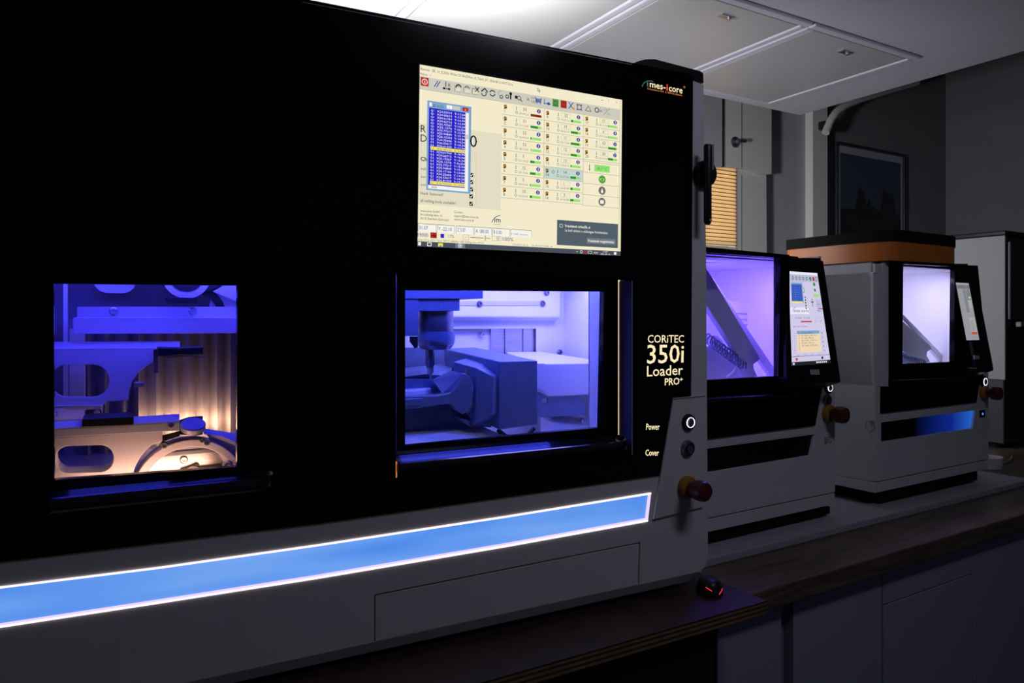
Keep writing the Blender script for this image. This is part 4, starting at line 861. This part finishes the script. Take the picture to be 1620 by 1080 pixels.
fm = Frame((.886, .866, TZ), -35)
e = empty('computer_mouse', fm, 'black computer mouse with red light lines under the large machine corner', 'mouse')
b = MB(); nu, nv = 16, 9
for j in range(nv):
    ph = math.pi/2*j/(nv-1)
    for i in range(nu):
        a = 2*math.pi*i/nu; b.v.append((.021*math.cos(a)*math.cos(ph)**.5, .030*math.sin(a)*math.cos(ph)**.5, .025*math.sin(ph)*(1-.18*math.sin(a)*math.cos(ph))))
for j in range(nv-1):
    for i in range(nu): k = (i+1) % nu; b.f.append([j*nu+i, j*nu+k, (j+1)*nu+k, (j+1)*nu+i]); b.m.append(0)
b.f.append(list(range(nu))[::-1]); b.m.append(0); b.build('shell', M['plastic'], e, smooth=True)
rg_ = emi('red_light_line', (235, 50, 60), 1.3)
def onmouse(a, ph): a = math.radians(a); ph = math.radians(ph); return (.0212*math.cos(a)*math.cos(ph)**.5, .0303*math.sin(a)*math.cos(ph)**.5, .0253*math.sin(ph)*(1-.18*math.sin(a)*math.cos(ph)))
for arc_ in ([(238+4*i, 34-i*1.5) for i in range(8)], [(300+5*i, 12+i*2) for i in range(7)]):
    b = MB(); b.tube([onmouse(*q_) for q_ in arc_], .0006, 6); b.build('light_line', rg_, e)

# ============================================================ SMALLER MACHINES
def small_machine(k):
    """k=2: the middle machine, k=3: the far one"""
    if k == 2:
        fr = Frame((1.22, 1.055, BZ), 1.5); lab = 'middle white and black milling machine with violet window and tilted touchscreen'
        BR = (1318, 796); body_l = fr.at(1070, 700, y=0).x
        top = fr.at(1250, 399, y=.0).z
    else:
        fr = Frame((1.90, 1.072, BZ), 1.5); lab = 'far white milling machine with pale lilac window and orange magazine on top'
        BR = (1562, 742)
        body_l = fr.at(1384, 700, y=0).x; top = fr.at(1406, 414, y=0).z
    e = empty('desktop_milling_machine', fr, lab, 'machine', None)
    A = fr.at
    P = lambda pts, y0, y1, nm, m_, par=e, holes=(), bev=0, **kw: plate(fr, pts, y0, y1, nm, m_, par, holes, bev, **kw)
    if k == 2:
        xr_ = A(1321, 700, y=0).x; dep = .44
        groove = [(1120, 820), (1317.5, 778.5)]; base_b = [(1317, 799), (1119, 842)]; sw = [(1120, 709), (1322, 678.5)]
        blk = [(1090, 603), (1238, 594), (1238, 408), (1298, 408), (1304, 600), (1298, 626), (1290, 672.5), (1090, 698)]
        trap = [(1090, 711), (1287.6, 685.3), (1280.5, 720), (1090, 752)]
        plinth = [(1090, 840), (1313, 801), (1313, 812), (1090, 866)]
    else:
        xr_ = A(1563.5, 700, y=0).x; dep = .36
        groove = [(1383.5, 762.5), (1561.7, 726.5)]; base_b = [(1562, 742), (1380, 780.5)]; sw = [(1383.5, 667), (1564, 644)]
        blk = [(1406, 414), (1547, 420), (1563, 580), (1551, 600), (1545, 636), (1394.4, 653.5), (1395, 611), (1406, 611)]
        trap = [(1393, 666), (1542, 648), (1537.5, 677), (1393, 699)]
        plinth = [(1392, 776), (1546, 744), (1546, 759), (1392, 795)]
    zg = (A(*groove[0], y=0).z+A(*groove[1], y=0).z)/2; zs = (A(*sw[0], y=0).z+A(*sw[1], y=0).z)/2; zb_ = (A(*base_b[0], y=0).z+A(*base_b[1], y=0).z)/2
    # housing as panels (hollow, the lit chamber sits inside)
    wxl = A(1060 if k == 2 else 1429, 500, y=0).x
    b = MB(); b.box(body_l, xr_, 0, dep, zb_, zg-.0012); b.build('base_housing', M['white'], e, .002)
    tz_ = xz(fr, trap, 0)
    lower = [(body_l+.002, zg+.0008), (xr_-.002, zg+.0008), (xr_-.002, zs-.0008), (body_l+.002, zs-.0008)]
    tzz = [(max(p[0], body_l+.008), min(max(p[1], zg+.004), zs-.003)) for p in tz_]
    b = MB(); b.prism(lower, -.002, .012, [tzz]); fd = b.build('front_flap', M['white'], e, .0012)
    if k == 3:
        gm = D.materials.new('blue_status_light'); gm.use_nodes = True; nt = gm.node_tree; pb = nt.nodes['Principled BSDF']
        pb.inputs['Base Color'].default_value = (.003, .003, .006, 1); pb.inputs['Roughness'].default_value = .25
        tcn = nt.nodes.new('ShaderNodeTexCoord'); sx = nt.nodes.new('ShaderNodeSeparateXYZ'); mr = nt.nodes.new('ShaderNodeMapRange'); rp = nt.nodes.new('ShaderNodeValToRGB')
        nt.links.new(tcn.outputs['Object'], sx.inputs[0]); nt.links.new(sx.outputs[0], mr.inputs[0]); nt.links.new(mr.outputs[0], rp.inputs[0])
        mr.inputs[1].default_value = tzz[0][0]; mr.inputs[2].default_value = tzz[1][0]
        rp.color_ramp.elements[0].position = .35; rp.color_ramp.elements[0].color = (0, 0, 0, 1); rp.color_ramp.elements[1].color = (.015, .12, .55, 1)
        e2 = rp.color_ramp.elements.new(.75); e2.color = (.004, .018, .22, 1)
        nt.links.new(rp.outputs[0], pb.inputs['Emission Color']); pb.inputs['Emission Strength'].default_value = 1
    else: gm = M['satin']
    b = MB(); b.prism([(p[0], p[1]) for p in tzz], .004, .010); b.build('light_panel', gm, fd)
    b = MB(); b.box(body_l, xr_, .012, dep, zg, zs); b.build('lower_housing', M['white'], e)
    b = MB(); b.box(body_l, body_l+.012, .01, dep, zs, top); b.build('side_panel', M['white'], e)
    zwb = A(1300, 606, y=0).z if k == 2 else A(1555, 590, y=0).z
    xu = A(1299, 500, y=0).x if k == 2 else A(1541, 500, y=0).x
    b = MB(); b.box(xr_-.012, xr_, .012, dep, zs, zwb); b.build('side_panel', M['white'], e)
    b = MB(); b.box(xu-.008, xu, .0, dep, zwb, top-.004); b.build('side_panel', M['white'], e)
    b = MB(); b.box(xu-.008, xr_, .0, dep, zwb-.004, zwb); b.build('side_ledge', M['white'], e)
    b = MB(); b.box(body_l, xr_, .0, .012, zs, zwb-.004); b.build('front_panel', M['white'], e)
    b = MB(); b.box(body_l, xu, .06 if k == 2 else .01, dep, top-.004, top); b.build('roof_panel', M['satin'], e)
    b = MB(); b.box(body_l, xu, dep-.01, dep, zs, top-.004); b.build('back_panel', M['white'], e)
    P([(p[0], p[1]) for p in plinth], .012, .3, 'plinth', M['rubber'])
    fz = [A(*plinth[2], y=.012).z, A(*plinth[3], y=.012).z]
    for fx in (body_l+.05, xr_-.05):
        for fy in (.05, dep-.05): b = MB(); b.cyl((fx, fy, 0), (0, 0, 1), .018, zb_, 16); b.build('foot', M['rubber'], e)
    # black front with window
    if k == 2:
        ydf = -.03; win = [(1098, 398), (1235, 408), (1232, 594.5), (1098, 602)]
        P([(p[0], p[1]) for p in blk], -.004, 0, 'front_glass', M['black'], e)
        d = P([(1078, 387), (1249, 403), (1249.5, 500), (1246, 606), (1078, 618)], ydf, ydf+.012, 'door', M['black'], e, [win])
        b = MB(); xq = A(1248.5, 500, y=ydf).x; b.box(xq-.012, xq, ydf+.012, .0, A(1248, 604, y=ydf).z, A(1248, 405, y=ydf).z); b.build('door_side', M['black'], d)
        zt_ = A(1240, 404.5, y=ydf).z
        b = MB(); b.box(body_l, xq, ydf+.012, .06, zt_-.006, zt_); b.build('door_top', M['black'], d)
        for i in range(10):
            P([(1236.5, 503+i*5.4), (1246, 503.5+i*5.3), (1246, 505+i*5.3), (1236.5, 504.6+i*5.4)], ydf-.0012, ydf, 'reflection_bar', M['plastic'], d)  # raised bars stand in for lines reflected in the door frame
    else:
        ydf = -.004; win = [(1429, 416.5), (1510.5, 422.5), (1509, 572), (1427.8, 575.5)]
        d = P([(p[0], p[1]) for p in blk], ydf, .008, 'door', M['black'], e, [win])
        xq = A(1532, 500, y=ydf).x
        P([(1406, 411.5), (1510, 417), (1531, 417), (1531, 421), (1500, 421), (1406, 416)], -.012, .05, 'door_top', M['satin'], d)
    P(win, ydf+.004, ydf+.006, 'window_pane', M['glass'], d)
    # lip beneath the window
    if k == 2:
        P([(1090, 632), (1265, 622), (1265, 629), (1090, 641)], -.03, 0, 'door_lip', M['lip'], d, bev=.003)
        L = Flat([A(1240, 607, y=-.0045), A(1282, 605, y=-.0045), A(1282, 626, y=-.0045), A(1240, 628, y=-.0045)], 42, 20); gl2 = mat('grey_lettering', (.05, .05, .055), .4)
        L.text('250i', 9, 15, 11, gl2, 20, .01); L.text('PRO', 31, 15, 5, gl2, 8); L.build('model_lettering', e)
    else:
        P([(1421, 601), (1538, 596), (1538, 599), (1421, 605)], -.024, -.004, 'door_lip', M['lip'], d, bev=.002)
    # chamber
    zc0 = A(1232, 606, y=ydf).z-.03 if k == 2 else A(1509, 578, y=0).z-.02; zc1 = (zt_ if k == 2 else top)-.0075
    cx0 = body_l+.014; cx1 = xu-.010; cy1 = .30 if k == 2 else .30
    for bx in ((cx0, cx1, cy1, cy1+.004, zc0, zc1), (cx0-.001, cx0, .012, cy1, zc0, zc1), (cx1, cx1+.001, .012, cy1, zc0, zc1), (cx0, cx1, .012, cy1, zc0-.002, zc0), (cx0, cx1, .012, cy1, zc1, zc1+.002)):
        b = MB(); b.box(*bx); b.build('chamber_wall', M['enamel'], e)
    if k == 2:
        P([(1090, 415), (1245, 409), (1245, 411), (1090, 418)], .10, .12, 'chamber_trim', M['enamel'])
        P([(1100, 400), (1128, 440), (1201, 563), (1203, 568), (1192, 576), (1193, 584), (1201, 600), (1185, 600), (1165, 556), (1100, 455)], .06, .075, 'angled_guard', M['guard'], bev=.001)
        P([(1122, 434), (1129, 441), (1240, 604), (1226, 604), (1100, 420)], .10, .112, 'guard_rail', M['guard'], bev=.001)
        rb = P([(1148, 473), (1180, 482), (1260, 500), (1260, 570), (1215, 575), (1160, 560)], .20, .21, 'ribbed_panel', M['enamel'])
        for i in range(8): P([(1150, 490+i*9), (1260, 500+i*8.4), (1260, 503+i*8.4), (1150, 493+i*9)], .197, .20, 'rib', M['enamel'], rb)
        P([(1090, 560), (1125, 545), (1150, 556), (1165, 565), (1186, 600), (1186, 640), (1090, 640)], .09, .14, 'fixture_block', M['guard'], bev=.002)
        P([(1090, 528), (1135, 530), (1144, 538), (1144, 560), (1090, 560)], .12, .16, 'fixture_cover', M['guard'], bev=.002)
        pts = [(1120+i*.55*1.0, 536+i*.40) for i in range(104)]
        r_ = .0125; pts3 = []
        for i, (a_, b_) in enumerate(pts): c_ = A(a_, b_, y=.068); an = i*2*math.pi/7.5; pts3.append((c_.x+r_*.35*math.cos(an)*.3, c_.y+r_*math.cos(an)*.8, c_.z+r_*math.sin(an)))
        b = MB(); b.tube(pts3, .0019, 6); b.build('spiral_hose', M['arm'], e, smooth=True)
        b = MB(); b.tube([A(x, y, y=.072) for x, y in ((1166, 572), (1164, 583), (1158, 591), (1148, 598))], .003, 8); b.build('cable', M['enamel'], e, smooth=True)
    else:
        P([(1428, 497), (1431, 499), (1504, 574), (1496, 578), (1428, 505)], .08, .09, 'guard_rail', M['steel'], bev=.001)
        P([(1400, 480), (1428, 508), (1473, 547), (1474, 552), (1467, 556), (1466, 562), (1476, 580), (1455, 585), (1400, 520)], .07, .078, 'angled_guard', M['guard'], bev=.001)
        P([(1400, 545), (1430, 535), (1436, 542), (1444, 556), (1455, 562), (1462, 575), (1462, 590), (1400, 590)], .09, .12, 'fixture_block', M['guard'], bev=.003)
        pts3 = []; r_ = .012
        for i in range(90): c_ = A(1420+i*.45, 563+i*.13, y=.05); an = i*2*math.pi/7; pts3.append((c_.x, c_.y+r_*math.cos(an)*.8, c_.z+r_*math.sin(an)))
        b = MB(); b.tube(pts3, .0019, 6); b.build('spiral_hose', M['arm'], e, smooth=True)
    larea(fr, 'chamber_led', ((cx0+cx1)/2, .10, zc1-.006), ((cx0+cx1)/2+.02, .16, zc0), (cx1-cx0)*.7, .04, (.20, .12, 1) if k == 2 else (.62, .56, .98), 2.4 if k == 2 else 1.15)
    # tilted touchscreen
    if k == 2:
        yt, yb3 = -.008, -.055; outl = [(1241, 405), (1303, 412), (1330, 597), (1246, 598)]
        sc4 = [(1247, 429), (1292.5, 432), (1314, 574), (1252.5, 578.5)]
    else:
        yt, yb3 = -.006, -.05; outl = [(1533, 421), (1542, 424), (1572, 578), (1563.5, 588), (1525, 590)]
        outl = [(1520, 421), (1542, 424), (1572, 580), (1532, 590)]
        sc4 = [(1516, 446), (1532, 448), (1549, 537.5), (1522, 539)]
    def yy(py): a0, a1 = (405, 597) if k == 2 else (421, 588); t_ = (py-a0)/(a1-a0); return yt+(yb3-yt)*t_
    Q = [A(a, b_, y=yy(b_)) for a, b_ in outl]
    if k == 3:   # keep the panel rectangular in space: left edge behind the door edge
        w3 = .085; Q[0].x = Q[1].x-w3; Q[3].x = Q[2].x-w3; Q[0].z = Q[1].z; Q[3].z = Q[2].z; Q[0].y = Q[1].y; Q[3].y = Q[2].y
    nrm = (Q[1]-Q[0]).cross(Q[3]-Q[0]).normalized()
    if nrm.y > 0: nrm = -nrm
    b = MB(); bk = [q_-nrm*.012 for q_ in Q]; b.solid([*Q, *bk], [(0, 1, 2, 3), (7, 6, 5, 4), (0, 4, 5, 1), (1, 5, 6, 2), (2, 6, 7, 3), (3, 7, 4, 0)])
    mon = b.build('monitor', M['satin'], e, .003)
    b = MB(); b.solid([Q[3], Q[2], Q[2]+Vector((-.008, .045, .0)), Q[3]+Vector((0, .045, 0)), Q[3]+Vector((0, 0, -.012)), Q[2]+Vector((0, 0, -.010)), Q[2]+Vector((-.008, .045, -.03)), Q[3]+Vector((0, .045, -.03))],
            [(0, 1, 2, 3), (7, 6, 5, 4), (0, 4, 5, 1), (1, 5, 6, 2), (2, 6, 7, 3), (3, 7, 4, 0)]); b.build('monitor_base', M['satin'], mon, .002)
    C4 = [A(a, b_, y=yy(b_)) for a, b_ in sc4]
    if k == 3:
        w3 = .066; C4[0] = Vector((C4[1].x-w3, C4[1].y, C4[1].z)); C4[3] = Vector((C4[2].x-w3, C4[2].y, C4[2].z))
    C4 = [c_+nrm*.0004 for c_ in C4]
    S = Flat(C4, 60, 100)
    base = emi('touchscreen_lilac_white', (208, 202, 232) if k == 2 else (150, 150, 158)); R = S.rect
    hl2 = emi('touchscreen_pale', (235, 232, 248) if k == 2 else (165, 165, 170)); gy = emi('touchscreen_grey', (185, 190, 215) if k == 2 else (125, 128, 135))
    tan = emi('touchscreen_tan', (240, 215, 180) if k == 2 else (165, 165, 168)); bl2 = emi('touchscreen_blue', (45, 75, 190)); rd2 = emi('touchscreen_red', (200, 35, 50) if k == 2 else (190, 75, 50))
    R(0, 0, 60, 100, base, 0); R(0, 0, 60, 3, hl2, 1); R(0, 3, 60, 11, gy, 1)
    for u in range(6): S.ring(8+u*7, 7, 1.3, .7, ink, 3, 8)
    R(42, 5, 45.5, 9, icg, 3); R(48, 5, 52, 9, rd2, 3); S.frame(54, 5, 57, 9, .5, ink)
    S.disc(50, 13, 2.4, grn, 3, 14, 2.0); S.disc(50, 19.5, 2.0, grn, 3, 14, 1.7); R(46, 24, 57, 27, lgrn, 3)
    if k == 2:
        R(4, 12, 26, 34, winb, 2); R(4, 14, 24, 32, bl2, 3); R(4, 32.5, 24, 34, yel, 3)
        for i in range(9): S.text('G1 X25.14 Y-16', 5, 16+i*1.9, 1.1, winb, 17)
        S.ring(26, 20, 2.6, .6, ink, 3, 12, -80, 80); [R(28.5, 27+i*3, 30.5, 28.6+i*3, ink, 2) for i in range(5)]
        R(1, 39, 34, 46, hl2, 1); S.text('imes icore', 7, 44, 3.4, ink, 26); S.ring(11, 45, 6, .5, ink, 3, 10, 95, 165)
        S.line(42, 29, 42, 38, .8, ink); S.ring(42, 31, 2, .9, ink, 3, 8, 200, 340); R(49, 30, 58, 44, gy, 2); R(52, 39.5, 60, 40.5, rd2, 3); S.text('14 6300', 50, 36, 1.4, bl2); S.text('18.40', 50, 43, 1.4, bl2)
        S.text('X 0.00   Y 0.00', 8, 51, 1.6, bl2, 26); R(18, 53.5, 37, 55, rd2, 3); S.frame(42, 50, 47, 55, .4, gy); S.frame(51, 50, 56, 55, .4, gy); S.text('h', 43.6, 54, 2, ink); S.text('w', 52.4, 54, 2, ink)
        S.text('job list: all files', 4, 60, 1.4, mid, 24); R(10, 64, 48, 87, tan, 2); R(10, 64, 48, 67.5, winb, 3)
        for i in range(6): S.text('file_Teeth_%d_Mill_Z.nc' % (i+3), 17, 67+i*2.7, 1.5, ink, 26 if i % 2 else 20)
        for i in range(9): S.text(str(i+1), 5, 67+i*2.6, 1.3, ink); S.ring(13, 67+i*2.4, .5, .3, mid, 3, 6) if i < 8 else None
        for i in range(5): S.frame(50, 65+i*4.8, 54.5, 68.6+i*4.8, .3, gy); S.disc(52.2, 66.8+i*4.8, .7, ink, 3, 6)
        R(0, 90.5, 60, 91, mid, 2); R(0, 96.4, 60, 100, ink, 3); R(6, 92.5, 9, 95, rd2, 3); R(46, 92.5, 49, 95, ink, 3); [S.text(t_, 8+i*11, 90, 1.2, bl2) for i, t_ in enumerate(('X 0.0', 'Y 0.0', 'Z 0.0', 'A 0.0'))]
        for i in range(6): R(37+i*3, 97.4, 39+i*3, 99, hl2, 4)
        R(1.5, 97.2, 4, 99.2, hl2, 4)
        S.build('display_picture', mon)
        b = MB(); q_ = [A(x, y, y=yy(y)-.0005) for x, y in ((1281, 584.5), (1296, 584), (1297, 592.5), (1282.5, 592.5))]
    else:
        R(26, 12, 38, 52, gy, 2); R(30, 60, 55, 90, hl2, 2); R(30, 86, 56, 90, rd2, 3); R(42, 30, 58, 44, hl2, 2); R(40, 13, 57, 30, gy, 2)
        for i in range(9): R(33, 66+i*2.1, 50, 66.8+i*2.1, gy, 3)
        S.text('X 0.00  Y 0.00', 28, 96, 1.8, mid, 26)
        S.build('display_picture', mon)
        q_ = [A(x, y, y=yy(y)-.0005) for x, y in ((1541, 562), (1549, 562), (1550, 568), (1542, 568))]
    b = MB(); b.solid([*q_, *[v_+Vector((0, .002, 0)) for v_ in q_]], [(0, 1, 2, 3), (7, 6, 5, 4), (0, 4, 5, 1), (1, 5, 6, 2), (2, 6, 7, 3), (3, 7, 4, 0)])
    b.build('name_plate', mat('silver_name_plate', (.5, .5, .54), .4, .3), mon)
    # buttons
    if k == 2:
        rr_ = (A(1316, 613, y=0)-A(1309, 613, y=0)).x
        button(fr, e, 1309.5, 613, rr_*.66, 0, True); button(fr, e, 1307.5, 633, rr_*.7, 0, False)
        estop(fr, e, 1309, 653.5, (A(1319, 653, y=0)-A(1309, 653, y=0)).x*.8, 0)
        L = Flat([A(1304, 690, y=-.0022), A(1316, 688, y=-.0022), A(1316, 701, y=-.0022), A(1304, 703, y=-.0022)], 12, 13)
        L.rect(0, 1, 4, 12, ink, 1); L.rect(0, 10, 4, 12, M['yellow'], 2); L.text('PLUG', 4.6, 4, 2.2, M['rubber'], 5); L.text('IN', 4.6, 7.4, 2.2, M['rubber'], 3); L.text('POWER', 4.6, 11, 2.2, M['rubber'], 7); L.build('sticker', fd)
    else:
        rr_ = (A(1560.5, 603, y=0)-A(1555, 603, y=0)).x
        button(fr, e, 1555.2, 603.5, rr_*.7, 0, True); estop(fr, e, 1555, 620.5, rr_*.95, 0)
        P([(1550.5, 649), (1558.5, 648), (1558.5, 659), (1550.5, 660)], -.004, -.002, 'usb_port', M['plastic'], fd)
        P([(1554, 653), (1556, 652.8), (1556, 656), (1554, 656.2)], -.0046, -.004, 'port_light', emi('port_blue_light', (90, 140, 255)), fd)
        # side slab, orange magazine
        xs_ = A(1387.5, 500, y=.004).x
        b = MB(); b.box(xs_, body_l, .004, .33, A(1390, 611, y=.004).z, A(1390, 430, y=.004).z); b.build('side_cover', M['white'], e, .0015)
        P([(1387.5, 430), (1397, 431), (1397, 611), (1387.5, 611)], -.001, .004, 'side_cover_edge', M['white'], e)
        P([(1384.5, 417.5), (1397.5, 416.5), (1397.5, 431), (1384.5, 431)], .0, .006, 'corner_cap', M['white'], e)
        P([(1397.5, 416), (1406, 415), (1406, 611), (1397.5, 611)], -.003, .004, 'corner_post', M['white'], e)
        b = MB(); zc_ = A(1375, 673, x=body_l).z; yc_ = A(1376, 673, x=body_l).y
        b.lathe((body_l-.0002, .012, zc_), (-1, 0, 0), [(.0125, -.001), (.0125, .0006), (.0115, .0006), (.0115, -.001)], 24); b.build('finger_ring', M['grey4'], e, smooth=True)
        zo0, zo1, zo2 = top+.001, A(1405, 380, y=.0).z, A(1405, 362, y=.0).z
        xo0 = A(1405, 400, y=-.005).x+.008; xo1 = xo0+.40
        def orect(g, n_=14):
            ya, yb4 = -.004+(-g), .30+g; xa_, xb_ = xo0-g, xo1+g; rf = .13; pts = []
            for cx_, cy_, r_, a0 in ((xb_-rf, ya+rf, rf, -90), (xb_-.04, yb4-.04, .04, 0), (xa_+.02, yb4-.02, .02, 90), (xa_+.05, ya+.05, .05, 180)):
                pts += [(cx_+r_*math.cos(math.radians(a0+90*i/n_)), cy_+r_*math.sin(math.radians(a0+90*i/n_))) for i in range(n_+1)]
            return pts
        def slab(z0_, z1_, g, nm, m_, par):
            pts = orect(g); b = MB(); n_ = len(pts)
            b.v = [(x, y, z0_) for x, y in pts]+[(x, y, z1_) for x, y in pts]
            for i in range(n_): j = (i+1) % n_; b.f.append([i, j, n_+j, n_+i]); b.m.append(0)
            b.f.append(list(range(n_))[::-1]); b.f.append(list(range(n_, 2*n_))); b.m += [0, 0]
            return b.build(nm, m_, par, smooth=True)
        mg_ = slab(zo0, zo1, 0, 'tool_magazine', M['orange'], e); slab(zo1, zo2, .002, 'magazine_lid', M['rubber'], mg_)
    return e, fr
m2, F2 = small_machine(2)
m3, F3 = small_machine(3)

# ============================================================ FOURTH MACHINE, dish, box on top
F4 = Frame((3.1, 1.36, CT), 1.5)
e = empty('dark_tower_machine', F4, 'dark tall machine with pale grey side at the right edge', 'machine')
xl4 = F4.at(1590, 500, y=0).x; zt4 = F4.at(1590, 372, y=0).z
b = MB(); b.box(xl4, xl4+.012, 0, .24, F4.at(1590, 601, y=0).z, zt4); b.build('side_panel', M['grey4'], e, .002)
b = MB(); b.box(xl4+.002, xl4+.5, .004, .24, .02, F4.at(1590, 601, y=0).z); b.build('lower_housing', M['black4'], e, .004)
b = MB(); b.box(xl4+.012, xl4+.5, .01, .24, F4.at(1590, 601, y=0).z, zt4); b.build('housing', M['black4'], e)
b = MB(); b.box(xl4-.002, xl4+.5, -.004, .24, zt4, zt4+.018); b.build('lid', M['satin'], e, .004)
b = MB(); b.box(xl4+.016, xl4+.49, -.012, .01, F4.at(1592, 506, y=0).z, zt4-.02); b.build('hood', M['black4'], e, .004)
b = MB(); b.box(xl4+.016, xl4+.49, .0, .01, F4.at(1592, 601, y=0).z, F4.at(1592, 508, y=0).z); b.build('front_panel', M['satin'], e, .002)
b = MB(); b.box(xl4+.05, xl4+.30, -.03, -.012, F4.at(1592, 517, y=0).z, F4.at(1592, 509, y=0).z); b.build('handle', M['grey4'], e, .003)
for fx in (xl4+.04, xl4+.45):
    for fy in (.05, .2): b = MB(); b.cyl((fx, fy, 0), (0, 0, 1), .02, .022, 14); b.build('foot', M['rubber'], e)

pd_ = W0.at(1573, 741, z=BZ); fdh = Frame((2.27, 1.10, BZ-.0002), 0)
fdh = Frame(W0.at(1575, 741, z=CT+.0002)+Vector((0, .02, 0)), 0)
b = MB(); b.lathe((0, 0, 0), (0, 0, 1), [(0, 0), (.036, 0), (.040, .034), (.038, .036), (.035, .032), (.032, .004), (0, .004)], 32)
o = b.build('round_dish', M['trimw'], None, smooth=True); o.location = fdh.o; o['label'] = 'small round white dish on the worktop right of the far machine'; o['category'] = 'dish'
b = MB(); p0 = fdh.o; b.tube([(p0.x+.05, p0.y+.01, CT+.004), (p0.x+.10, p0.y+.0, CT+.004), (p0.x+.18, p0.y+.02, CT+.004), (p0.x+.25, p0.y+.05, CT+.004)], .003, 8)
o = b.build('cable', M['grey4'], None, smooth=True); o['label'] = 'thin pale cable lying on the worktop beside the round dish'; o['category'] = 'cable'
